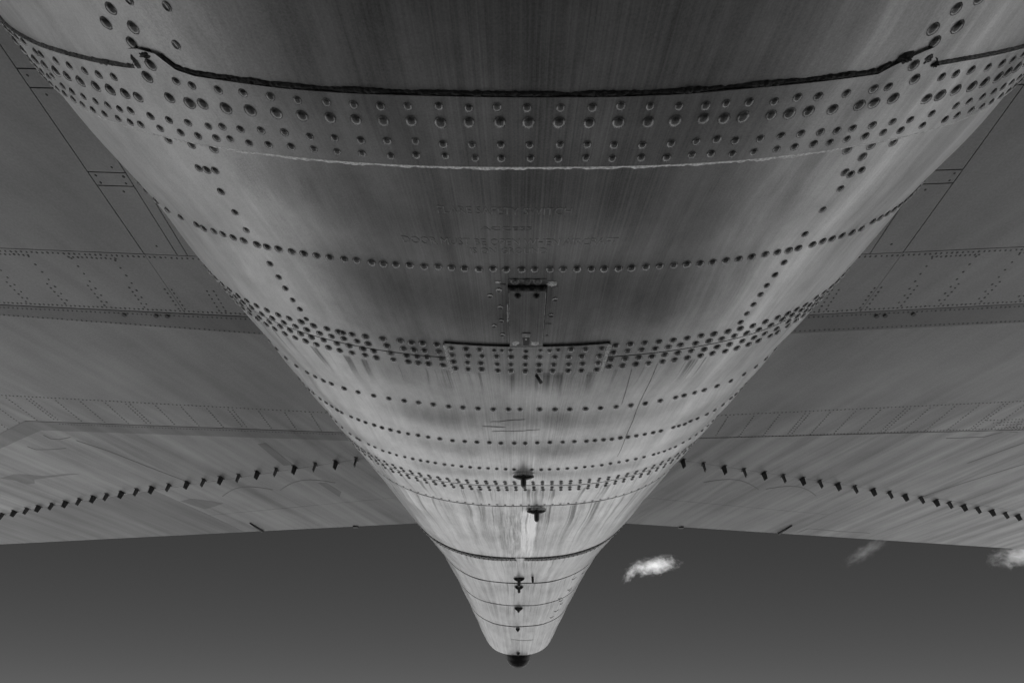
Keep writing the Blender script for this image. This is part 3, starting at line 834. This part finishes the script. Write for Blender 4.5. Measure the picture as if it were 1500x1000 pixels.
# tail light: dark dome under the tip
def tail_light():
    c = Vector(body(3.375, R(-1.0))) + Vector((0, 0, 0.005))
    ax = Vector((0, 0.55, -0.83)).normalized()
    q = ax.to_track_quat('Z', 'Y').to_matrix()
    n = 28
    V, F = [], []
    lv = [(0, 1.06), (0.035, 1.06), (0.036, 1.0), (0.060, 0.97), (0.085, 0.84), (0.103, 0.62), (0.113, 0.34), (0.116, 0.02)]
    for h, s in lv:
        for i in range(n):
            a = 2 * math.pi * i / n
            V.append(c + q @ Vector((0.080 * s * math.cos(a), 0.080 * s * math.sin(a), h - 0.02)))
    for j in range(len(lv) - 1):
        for i in range(n):
            F.append((j*n+i, j*n+(i+1) % n, (j+1)*n+(i+1) % n, (j+1)*n+i))
    F.append(tuple(range((len(lv)-1)*n, len(lv)*n)))
    mesh_obj('tail_light', V, F, M_LENS, plane, True)
tail_light()

# ------------------------------------------------------------------ tailplane
ZW = CH + 0.78 * S
DI = 0.07
TIPX = 4.4
VGY = lambda x: 2.035 + 0.391 * (x - 0.775)
TEY = {-1: (lambda x: 2.746 + 0.285 * (x - 0.59)), 1: (lambda x: 2.752 + 0.321 * (x - 0.613))}
ESY = lambda x: 2.42 + 0.342 * (x - 0.65)

def wing_pt(s, x, y, up=0.0):
    return (s * x, y, ZW + DI * x + up)

def wing_poly(name, s, pts, mat, parent, inset=0.0008, drop=0.0, thick=0.004):
    """flat skin plate through (outboard, station) points, sides turned up by its thickness"""
    P = [Vector((a, b)) for a, b in pts]
    area = sum(P[i].x * P[(i+1) % len(P)].y - P[(i+1) % len(P)].x * P[i].y for i in range(len(P)))
    if area < 0: P.reverse()
    n = len(P); Q = []
    for i in range(n):
        a, b, c = P[i-1], P[i], P[(i+1) % n]
        d1 = (b - a).normalized(); d2 = (c - b).normalized()
        n1 = Vector((-d1.y, d1.x)); n2 = Vector((-d2.y, d2.x))
        m = (n1 + n2); m = m / max(0.3, m.dot(n1))
        Q.append(b + m * inset)
    bm = bmesh.new()
    lo = [bm.verts.new(wing_pt(s, q.x, q.y, -drop)) for q in Q]
    hi = [bm.verts.new(wing_pt(s, q.x, q.y, -drop + thick)) for q in Q]
    bm.faces.new(lo)
    for i in range(n):
        bm.faces.new((lo[i], lo[(i+1) % n], hi[(i+1) % n], hi[i]))
    ul = bm.loops.layers.uv.new('UVMap')
    for f in bm.faces:
        for l in f.loops:
            l[ul].uv = (abs(l.vert.co.x) + (13.0 if s > 0 else 0.0), l.vert.co.y)
    bmesh.ops.recalc_face_normals(bm, faces=bm.faces)
    me = bpy.data.meshes.new(name); bm.to_mesh(me); bm.free()
    me.materials.append(mat)
    o = bpy.data.objects.new(name, me); o.parent = parent
    return link(o)

VG = {-1: [(3.397,3.061),(3.262,2.998),(3.131,2.94),(3.012,2.888),(2.886,2.836),(2.76,2.785),(2.636,2.733),(2.513,2.681),(2.401,2.635),(2.282,2.589),(2.162,2.54),(2.048,2.497),(1.924,2.45),(1.796,2.403),(1.683,2.361),(1.57,2.321),(1.456,2.281),(1.336,2.231),(1.221,2.186),(1.114,2.149),(0.997,2.107),(0.884,2.071),(0.775,2.031)],
      1: [(0.776,2.048),(0.89,2.096),(1.006,2.14),(1.122,2.183),(1.243,2.232),(1.363,2.278),(1.485,2.324),(1.602,2.371),(1.725,2.419),(1.847,2.469),(1.98,2.521),(2.107,2.573),(2.231,2.626),(2.361,2.678),(2.491,2.737),(2.606,2.783),(2.739,2.842),(2.869,2.898),(3.011,2.961),(3.148,3.021),(3.276,3.074)]}
def vg_mesh(chord, height):
    bm = bmesh.new()
    t = 0.0022
    pts = [(-chord/2, 0), (chord/2, 0), (chord/2, -height), (-chord/2 + 0.010, -height)]
    vs = []
    for sx in (-t, t):
        vs.append([bm.verts.new((sx, a, b)) for a, b in pts])
    bm.faces.new(vs[0]); bm.faces.new(vs[1][::-1])
    for i in range(4):
        bm.faces.new((vs[0][i], vs[0][(i+1) % 4], vs[1][(i+1) % 4], vs[1][i]))
    # foot flange
    bmesh.ops.create_cube(bm, size=1, matrix=Matrix.Translation((0, 0, -0.001)) @ Matrix.Diagonal((0.018, chord * 1.1, 0.002, 1)))
    bmesh.ops.recalc_face_normals(bm, faces=bm.faces)
    me = bpy.data.meshes.new('vortex_generator'); bm.to_mesh(me); bm.free()
    me.materials.append(M_DARK)
    return me
VGM = vg_mesh(0.034, 0.035)

def small_dots(s, pts, rad, parent, drop=0.0):
    bm = bmesh.new()
    for x, y in pts:
        x += random.uniform(-.0008, .0008); y += random.uniform(-.0008, .0008)
        c = Vector(wing_pt(s, x, y, -drop))
        n = 7; r = rad * random.uniform(0.8, 1.15)
        a = [bm.verts.new(c + Vector((r * math.cos(i*6.2832/n), r * math.sin(i*6.2832/n), 0.0005))) for i in range(n)]
        b = [bm.verts.new(c + Vector((0.6 * r * math.cos(i*6.2832/n), 0.6 * r * math.sin(i*6.2832/n), -0.0011))) for i in range(n)]
        bm.faces.new(b)
        for i in range(n):
            bm.faces.new((a[i], a[(i+1) % n], b[(i+1) % n], b[i]))
    o = bm_obj('rivets', bm, M_WRIVET, parent)
    o['kind'] = 'stuff'
    return o

def tailplane(s):
    left = s < 0
    te = TEY[s]
    # closed inner box: lower face 3 mm above the skin plates, aerofoil upper surface
    xs = [0.0, 0.6, 1.2, 2.0, 3.0, 4.0, TIPX]
    V, F = [], []
    NQ = 13
    for x in xs:
        y0, y1 = -0.45 + 0.25 * x, te(x) - 0.002
        for q in np.linspace(0, 1, NQ):
            V.append(wing_pt(s, x, y0 + (y1 - y0) * q, 0.003))
        for q in np.linspace(1, 0, NQ):
            th = 0.30 * (1 - x / 9) * (2.6 * (math.sqrt(max(q, 0)) * 0.62 - 0.28 * q - 0.34 * q * q)) + 0.007
            V.append(wing_pt(s, x, y0 + (y1 - y0) * q, 0.003 + max(th, 0.006)))
    m = 2 * NQ
    for i in range(len(xs) - 1):
        for k in range(m):
            F.append((i*m+k, i*m+(k+1) % m, (i+1)*m+(k+1) % m, (i+1)*m+k))
    F.append(tuple(range((len(xs)-1)*m, len(xs)*m)))
    tp = mesh_obj('tailplane', V, F, M_GAP, plane)
    tp['label'] = 'left tailplane underside' if left else 'right tailplane underside'
    LE = lambda x: -0.45 + 0.25 * x
    W = lambda nm, pts, mat=M_WING, **k: wing_poly(nm, s, pts, mat, tp, **k)
    W('skin_panel', [(1.135, LE(1.135)), (TIPX, LE(TIPX)), (TIPX, .862), (1.135, .862)], inset=0.0016)
    W('skin_panel', [(1.135, .862), (TIPX, .862), (TIPX, 1.106), (1.135, 1.106)], inset=0.0007)
    W('skin_panel', [(0.40, .862), (1.135, .862), (1.135, 1.106), (0.40, 1.106)], inset=0.0007)
    ys = [LE(1.03), .15, .356, .396, .600, .638, .862]
    for a, b in zip(ys[:-1], ys[1:]):
        W('fairing_panel', [(1.032, a), (1.135, a), (1.135, b), (1.032, b)], inset=0.0014)
    W('fairing_panel', [(1.0, LE(1.0)), (1.032, LE(1.0)), (1.032, .862), (1.0, .862)], inset=0.0016)
    W('skin_panel', [(0.40, LE(.6)), (1.0, LE(.6)), (1.0, .862), (0.40, .862)], inset=0.0014)
    l2 = [(0.40, 1.107), (TIPX, 1.107), (TIPX, 1.10), (1.84, 1.157), (0.902, 1.190), (0.40, 1.205)] if left else [(0.40, 1.107), (TIPX, 1.107), (TIPX, 1.22), (0.40, 1.19)]
    l2b = [(0.40, 1.205), (0.902, 1.190), (1.84, 1.157), (TIPX, 1.10)] if left else [(0.40, 1.19), (TIPX, 1.22)]
    st = W('sealing_strip', l2, M_WINGD if left else M_WINGE, drop=0.0015 if left else 0.0005, inset=0.0004)
    st['label'] = 'dark spanwise sealing strip'
    if left:
        l4a = [(0.40, 1.785), (2.302, 1.866), (TIPX, 3.52)]
        l4b = [(0.40, 1.848), (2.281, 1.941), (TIPX, 3.57)]
    else:
        l4a = [(0.40, 1.826), (TIPX, 2.10)]
        l4b = [(0.40, 1.838), (TIPX, 2.112)]
    l4bi = lambda x: np.interp(x, [a for a, b in l4b], [b for a, b in l4b])
    vgc = lambda x: VGY(x) + (0.0 if left else 0.012)
    W('skin_panel', l2b + l4a[::-1], inset=0.0005)
    if left:
        xc = 3.95
        W('sealing_strip', [(0.40, 1.785), (2.302, 1.866), (xc, 2.806), (xc, 2.868), (2.281, 1.941), (0.40, 1.848)], M_WINGD, drop=0.0015, inset=0.0003)['label'] = 'dark cranked sealing strip'
        W('skin_panel', [(xc, 2.806), (TIPX, 3.52), (TIPX, VGY(TIPX)), (xc, VGY(xc))], inset=0.0005)
        W('skin_panel', [(0.40, 1.848), (2.281, 1.941), (xc, 2.868), (xc, vgc(xc)), (0.40, vgc(0.40))])
    else:
        W('sealing_strip', l4a + l4b[::-1], M_WING, drop=0.002, inset=0.0002)
        W('skin_panel', l4b + [(TIPX, vgc(TIPX)), (0.40, vgc(0.40))])
    # elevator, aft of the vortex generators
    e1 = 1.885
    dk0, dk1 = (2.06, vgc(2.06)), (1.765, te(1.765))
    W('elevator_panel', [(0.40, vgc(0.40)), dk0, (e1, ESY(e1)), (0.40, ESY(0.40))])
    W('elevator_panel', [(0.40, ESY(0.40)), (e1, ESY(e1)), dk1, (0.40, te(0.40))])
    W('elevator_panel', [dk0, (TIPX, vgc(TIPX)), (TIPX, te(TIPX)), dk1, (e1, ESY(e1))], M_WINGE if left else M_WING)
    # mass-balance tab bracket at the trailing edge
    hx = 1.63 if left else 1.68
    bm = bmesh.new()
    p0 = Vector(wing_pt(s, hx + 0.03, te(hx) - 0.125, -0.002)); p1 = Vector(wing_pt(s, hx - 0.005, te(hx) - 0.004, -0.004))
    ax = p1 - p0
    bmesh.ops.create_cone(bm, cap_ends=True, segments=10, radius1=0.004, radius2=0.008, depth=ax.length,
                          matrix=Matrix.Translation((p0 + p1) / 2) @ ax.to_track_quat('Z', 'Y').to_matrix().to_4x4())
    bm_obj('tab_bracket', bm, M_DARK, tp, True)
    for hx2 in (0.98,):
        bm = bmesh.new()
        bmesh.ops.create_cube(bm, size=1, matrix=Matrix.Translation(wing_pt(s, hx2, te(hx2) + 0.002, -0.002)) @ Matrix.Diagonal((0.03, 0.02, 0.010, 1)))
        bm_obj('tab_bracket', bm, M_DARK, tp)
    # vortex generators
    for i, (x, y) in enumerate(VG[s]):
        o = bpy.data.objects.new('vortex_generator', VGM)
        o.parent = tp
        big = (i % 2 == 0) if not left else (i % 2 == 1)
        o.matrix_local = Matrix.Translation(wing_pt(s, x, y, 0.0002)) @ Matrix.Rotation(s * DI * -1, 4, 'Y') @ Matrix.Rotation(s * R(-11 if big else 9) * -1, 4, 'Z')
        link(o)
    # flush rivet rows
    pts = []
    A = np.arange
    pts += [(x, 0.872) for x in A(0.7, 3.2, 0.017)]
    pts += [(x, 0.884) for x in A(1.24, 1.40, 0.015)] + [(x, 0.884) for x in A(1.52, 1.68, 0.015)]
    pts += [(x, 1.095) for x in A(0.7, 3.4, 0.016)]
    for xr in A(1.245, 4.0, 0.139):
        for y in A(0.89, 1.09, 0.03): pts.append((xr + 0.03 * (y - .9), y))
        for y in A(1.0, 1.09, 0.017): pts.append((xr + 0.022, y))
    for y in A(1.0, 1.10, 0.017): pts += [(0.985, y), (1.008, y), (1.125, y), (1.148, y)]
    l3 = (lambda x: 1.655 + 0.007 * (x - 1)) if left else (lambda x: 1.684 + 0.025 * (x - 1))
    pts += [(x, l3(x)) for x in A(0.62, 3.6, 0.0175)]
    end = (lambda x: np.interp(x, [a for a, b in l4a], [b for a, b in l4a]))
    for k, xr in enumerate(A(0.88, 2.6, 0.1135)):
        pts += [(xr - 0.05 * (y - 1.68), y) for y in A(l3(xr) + 0.018, end(xr) - 0.008, 0.0155)]
        if k % 4 == 3:
            pts += [(xr + 0.02 - 0.05 * (y - 1.68), y) for y in A(l3(xr) + 0.018, end(xr) - 0.008, 0.0155)]
    if not left:
        pts += [(x, 1.845 + 0.056 * (x - 0.8) + 0.012) for x in A(0.7, 2.6, 0.0165)]
        for j in range(5):
            pts += [(x, 1.86 + 0.022 * j + 0.05 * (x - 2.2)) for x in A(2.15 + 0.05 * j, 2.9, 0.018)]
    pts += [(x, y) for x, y in ((1.05, .345), (1.105, .41), (1.06, .585), (1.045, .61), (1.12, .61), (1.05, .63), (1.12, .63), (1.07, .655), (1.08, .83), (1.045, .37), (1.12, .37), (1.015, .6), (1.06, .10), (1.1, .2))]
    small_dots(s, pts, 0.0041, tp, 0.0)
    strip_pts = [(x, 1.118) for x in A(0.7, 3.3, 0.0165)] + [(x, (1.182 - 0.033 * (x - 1)) if left else (1.183 + 0.012 * (x - 1))) for x in A(0.7, 3.2, 0.0175)]
    small_dots(s, strip_pts, 0.0036, tp, 0.0016 if left else 0.0006)
    if left:
        small_dots(s, [(x, 1.812 + 0.0425 * (x - 0.7)) for x in A(0.7, 2.15, 0.0145)], 0.0034, tp, 0.0016)
    for x, y in (((1.36, 1.125), (1.245, 1.122), (1.205, 1.122)) if left else ((1.205, 1.128), (1.235, 1.128), (1.335, 1.128))):
        bm = bmesh.new()
        bmesh.ops.create_cone(bm, cap_ends=True, segments=10, radius1=0.0075, radius2=0.006, depth=0.004, matrix=Matrix.Translation(wing_pt(s, x, y, -0.003)))
        bm_obj('drain_hole_plug', bm, M_DARK, tp)
    return tp
tp_left = tailplane(-1)
tp_right = tailplane(1)

# inked panel outlines and scuffs under the wings: thin doubler lips
def lip(s, pts, w, mat, parent, drop=0.001):
    V, F = [], []
    for i, (x, y) in enumerate(pts):
        a = pts[max(0, i-1)]; b = pts[min(len(pts)-1, i+1)]
        d = Vector((b[0]-a[0], b[1]-a[1])).normalized(); n = Vector((-d.y, d.x)) * w / 2
        V += [wing_pt(s, x - n.x, y - n.y, 0.0008), wing_pt(s, x - n.x * .5, y - n.y * .5, -drop), wing_pt(s, x + n.x * .5, y + n.y * .5, -drop), wing_pt(s, x + n.x, y + n.y, 0.0008)]
        if i:
            for k in range(3):
                F.append(((i-1)*4+k, i*4+k, i*4+k+1, (i-1)*4+k+1))
    return mesh_obj('patch_outline', V, F, mat, parent)
for s, tp in ((-1, tp_left), (1, tp_right)):
    for x0, y0 in ((1.12, 2.33), (1.50, 2.46)):
        lip(s, [(x0 - 0.17 + 0.34 * q, y0 + 0.03 + 0.13 * (q - 0.5) - 0.07 * math.sin(math.pi * q)) for q in np.linspace(0, 1, 14)], 0.007, M_WINGE, tp)

def wing_patch(s, pts, mat, tp):
    wing_poly('paint_patch', s, pts, mat, tp, inset=0.0, drop=0.0004, thick=0.0014)
wing_patch(-1, [(1.222, 1.947), (1.178, 1.932), (1.115, 2.126), (1.168, 2.144)], M_WINGE, tp_left)
wing_patch(-1, [(1.045, 2.308), (.999, 2.297), (.946, 2.398), (.972, 2.461)], M_WINGE, tp_left)
wing_patch(-1, [(2.963, 2.514), (2.827, 2.448), (2.74, 2.44), (2.666, 2.448), (2.61, 2.437), (2.48, 2.398), (2.396, 2.387), (2.583, 2.445), (2.70, 2.485), (2.745, 2.499), (2.78, 2.55), (2.839, 2.567), (2.87, 2.545), (2.872, 2.53)], M_WINGE, tp_left)
wing_patch(-1, [(1.974, 2.662), (1.90, 2.625), (1.868, 2.616), (1.78, 2.63), (1.709, 2.652), (1.78, 2.70), (1.867, 2.753), (1.93, 2.70)], M_WINGE, tp_left)
lip(-1, [(2.483, 2.112), (2.458, 2.142), (2.36, 2.128), (2.273, 2.106)], 0.006, M_WINGE, tp_left)
lip(-1, [(2.304, 1.987), (2.29, 2.02), (2.248, 2.022), (2.169, 1.992)], 0.006, M_WINGE, tp_left)
lip(-1, [(2.16, 2.02), (2.05, 2.11), (1.93, 2.25), (1.80, 2.39)], 0.006, M_WINGE, tp_left)
lip(1, [(1.806, 3.113), (1.851, 3.047), (2.1, 3.135), (2.351, 3.211)], 0.005, M_WINGE, tp_right)
lip(1, [(2.05, 2.00), (2.25, 2.01), (2.32, 1.97), (2.40, 1.985)], 0.006, M_WINGD, tp_right)
lip(1, [(2.60, 2.03), (2.52, 2.10), (2.43, 2.20), (2.36, 2.28)], 0.007, M_WINGD, tp_right)
lip(1, [(2.50, 2.04), (2.62, 2.09), (2.75, 2.16)], 0.006, M_WINGD, tp_right)
lip(1, [(2.78, 2.28), (2.62, 2.42), (2.45, 2.58), (2.36, 2.68)], 0.006, M_WINGE, tp_right)

# long oil runs and scratches on the fuselage
def run_line(pts, w, mat, parent, seed):
    V, F = [], []
    ys = np.linspace(pts[0][0], pts[-1][0], 60) if abs(pts[0][0] - pts[-1][0]) > 0.05 else None
    bs = np.linspace(pts[0][1], pts[-1][1], 60)
    for i in range(60):
        if ys is not None:
            y = ys[i]; bb = float(np.interp(y, [p[0] for p in pts], [p[1] for p in pts]))
            bb += 0.04 * mnoise.noise(Vector((y * 9, seed, 0)))
        else:
            bb = bs[i]; y = float(np.interp(bb, [p[1] for p in pts], [p[0] for p in pts])) + 0.002 * mnoise.noise(Vector((bb * 0.8, seed, 0)))
        k = math.sin(math.pi * (i + 0.5) / 60)**0.5 * (1 + 0.5 * mnoise.noise(Vector((i * 0.3, seed, 2))))
        dw = w * k
        if ys is not None:
            c = [(y, R(bb) - dw), (y, R(bb) + dw)]
        else:
            c = [(y - dw, R(bb)), (y + dw, R(bb))]
        for (yy, pp), o in ((c[0], -.0006), (c[0], .0005), (c[1], .0005), (c[1], -.0006)):
            V.append(body(yy, pp, o))
        if i:
            for q in range(3):
                F.append(((i-1)*4+q, i*4+q, i*4+q+1, (i-1)*4+q+1))
    mesh_obj('dried_oil_run', V, F, mat, parent)
run_line([(.655, 16.4), (.86, 17.4), (1.06, 18.3)], .0009, M_RUN, panels[1], 1.0)
run_line([(.665, 13.2), (.80, 14.3)], .0008, M_RUN, panels[1], 6.0)
run_line([(.860, -5.97), (.852, -3.0), (.848, -.4)], .0007, M_RUN, panels[1], 7.0)
run_line([(.9006, -5.96), (.9, -2), (.891, 2.16)], .0007, M_RUN, panels[1], 8.0)
run_line([(.879, -7.4), (.8805, -3.6)], .0016, M_RUN, panels[1], 9.0)
run_line([(3.036, -9), (3.045, 3), (3.05, 17)], .005, M_RUN, panels[7], 9.5)
for y, p0, p1 in ((2.29, 32, 35.5), (2.43, 33, 37), (2.46, 35, 38), (2.55, 30, 34), (2.60, 32, 35), (2.68, 29, 34), (2.75, 27, 31), (2.31, 40, 43), (2.50, 28, 31)):
    run_line([(y, p0), (y + .02, (p0 + p1) / 2), (y + .008, p1)], .006, M_STRAP, panels[5] if y < 2.53 else panels[6], y)

# ------------------------------------------------------------------ rest of the airframe (ahead of and above the camera)
def fin():
    V, F = [], []
    rows = [(CH + 1.75, -1.9, 2.5, 0.13), (CH + 4.6, 0.6, 2.9, 0.07)]
    NQ = 11
    for z, y0, y1, t in rows:
        for sgn in (-1, 1):
            for q in (np.linspace(0, 1, NQ) if sgn < 0 else np.linspace(1, 0, NQ)):
                V.append((sgn * t * (math.sin(math.pi * min(1, q * 1.15 + 0.02))**0.8 if q < 0.87 else 0.02 + 0.1 * (1 - q)), y0 + (y1 - y0) * q, z))
    m = 2 * NQ
    for k in range(m):
        F.append((k, (k+1) % m, m + (k+1) % m, m + k))
    F.append(tuple(range(m, 2*m))); F.append(tuple(range(m)))
    mesh_obj('tail_fin', V, F, M_WINGE, plane)
fin()
def main_wing(s):
    V, F = [], []
    xs = [(0.9, -9.0, -3.6, 0.55), (3.0, -8.0, -3.4, 0.42), (9.5, -4.9, -2.9, 0.16)]
    NQ = 15
    for x, y0, y1, t in xs:
        for sgn in (-1, 1):
            for q in (np.linspace(0, 1, NQ) if sgn < 0 else np.linspace(1, 0, NQ)):
                h = t * (1.48 * math.sqrt(q) - 0.63 * q - 1.76 * q**2 + 1.42 * q**3 - 0.51 * q**4) * (1.0 if sgn > 0 else 0.6)
                V.append((s * x, y0 + (y1 - y0) * q, CH + 1.2 + 0.05 * x + sgn * max(h, 0.004)))
    m = 2 * NQ
    for i in range(2):
        for k in range(m):
            F.append((i*m+k, i*m+(k+1) % m, (i+1)*m+(k+1) % m, (i+1)*m+k))
    F.append(tuple(range(2*m, 3*m))); F.append(tuple(range(m)))
    mesh_obj('main_wing', V, F, M_WINGE, plane)
main_wing(-1); main_wing(1)
def gear(x, y, r, top):
    bm = bmesh.new()
    bmesh.ops.create_cone(bm, cap_ends=True, segments=16, radius1=0.07, radius2=0.07, depth=top - r, matrix=Matrix.Translation((x, y, (top + r) / 2)))
    g = bm_obj('landing_gear', bm, M_STEEL, plane, True)
    for d in (-0.17, 0.17):
        bm = bmesh.new()
        V, F = [], []
        n = 28
        prof = [(0.30, -0.09), (0.86, -0.10), (0.97, -0.06), (1.0, 0), (0.97, 0.06), (0.86, 0.10), (0.30, 0.09)]
        for a, b in prof:
            for i in range(n):
                t = 2 * math.pi * i / n
                V.append((x + d + b, y + r * a * math.cos(t), r + r * a * math.sin(t)))
        for j in range(len(prof)-1):
            for i in range(n):
                F.append((j*n+i, j*n+(i+1) % n, (j+1)*n+(i+1) % n, (j+1)*n+i))
        F.append(tuple(range(n))); F.append(tuple(range(6*n, 7*n)))
        bm.free()
        mesh_obj('tyre', V, F, M_TYRE, g, True)
gear(-2.4, -5.6, 0.5, CH + 1.2); gear(2.4, -5.6, 0.5, CH + 1.2); gear(0, -9.3, 0.4, CH + 0.4)

# ------------------------------------------------------------------ clouds
def cloud(name, centre, size, rotz, tilt, density, seed, label, thr=0.5, scale=3.0):
    m = bpy.data.materials.new('cloud_vapour')
    m.use_nodes = True
    t = m.node_tree; t.nodes.clear()
    out = t.nodes.new('ShaderNodeOutputMaterial'); v = t.nodes.new('ShaderNodeVolumePrincipled')
    v.inputs['Color'].default_value = (1, 1, 1, 1); v.inputs['Anisotropy'].default_value = 0.3
    co = t.nodes.new('ShaderNodeTexCoord')
    nz = t.nodes.new('ShaderNodeTexNoise'); nz.inputs['Scale'].default_value = scale; nz.inputs['Detail'].default_value = 8; nz.inputs['Roughness'].default_value = 0.68; nz.inputs['Distortion'].default_value = 0.5
    mp = t.nodes.new('ShaderNodeMapping'); mp.inputs['Location'].default_value = (seed, seed * 1.7, 0); mp.inputs['Scale'].default_value = (1.6, 0.8, 0.8)
    ln = t.nodes.new('ShaderNodeVectorMath'); ln.operation = 'LENGTH'
    t.links.new(co.outputs['Object'], mp.inputs[0]); t.links.new(mp.outputs[0], nz.inputs['Vector'])
    t.links.new(co.outputs['Object'], ln.inputs[0])
    sub = t.nodes.new('ShaderNodeMath'); sub.operation = 'MULTIPLY_ADD'; sub.inputs[1].default_value = -0.42
    t.links.new(ln.outputs['Value'], sub.inputs[0]); t.links.new(nz.outputs['Fac'], sub.inputs[2])
    rg = t.nodes.new('ShaderNodeMapRange'); rg.inputs['From Min'].default_value = thr - 0.32; rg.inputs['From Max'].default_value = thr + 0.02
    rg.inputs['To Max'].default_value = density
    t.links.new(sub.outputs[0], rg.inputs['Value'])
    t.links.new(rg.outputs[0], v.inputs['Density']); t.links.new(v.outputs[0], out.inputs['Volume'])
    bm = bmesh.new()
    bmesh.ops.create_icosphere(bm, subdivisions=3, radius=1.0)
    me = bpy.data.meshes.new(name); bm.to_mesh(me); bm.free(); me.materials.append(m)
    o = bpy.data.objects.new(name, me)
    o.location = centre; o.scale = size; o.rotation_euler = (0, tilt, rotz)
    o['label'] = label; o['category'] = 'cloud'; o['group'] = 'clouds in the dark sky'
    return link(o)
def sky_point(px, py, dist):
    d = CAM_ROT @ Vector(((px - 750) / 700, (500 - py) / 700, -1)).normalized()
    return cam.location + d * dist, math.atan2(-d.x, d.y)
for px, py, w, h, tilt, dens, seed, lab, thr, sc in (
        (958, 829, 46, 14, R(-4), 0.028, 2.3, 'small bright cloud just right of the tail cone', 0.5, 2.6),
        (925, 838, 24, 8, R(-42), 0.020, 5.1, 'thin wisp trailing below the small bright cloud', 0.5, 2.6),
        (1270, 806, 42, 7, R(-20), 0.004, 8.4, 'faint torn wisp under the right trailing edge', 0.5, 3.0),
        (1503, 812, 40, 14, R(0), 0.018, 11.0, 'bright cloud at the right edge below the trailing edge', 0.5, 2.6)):
    c, rz = sky_point(px, py, 900.0)
    k = 900.0 / 700.0 * 0.86
    cloud('cloud', c, (w * k, w * k * 0.6, h * k), rz, tilt, dens, seed, lab, thr, sc)
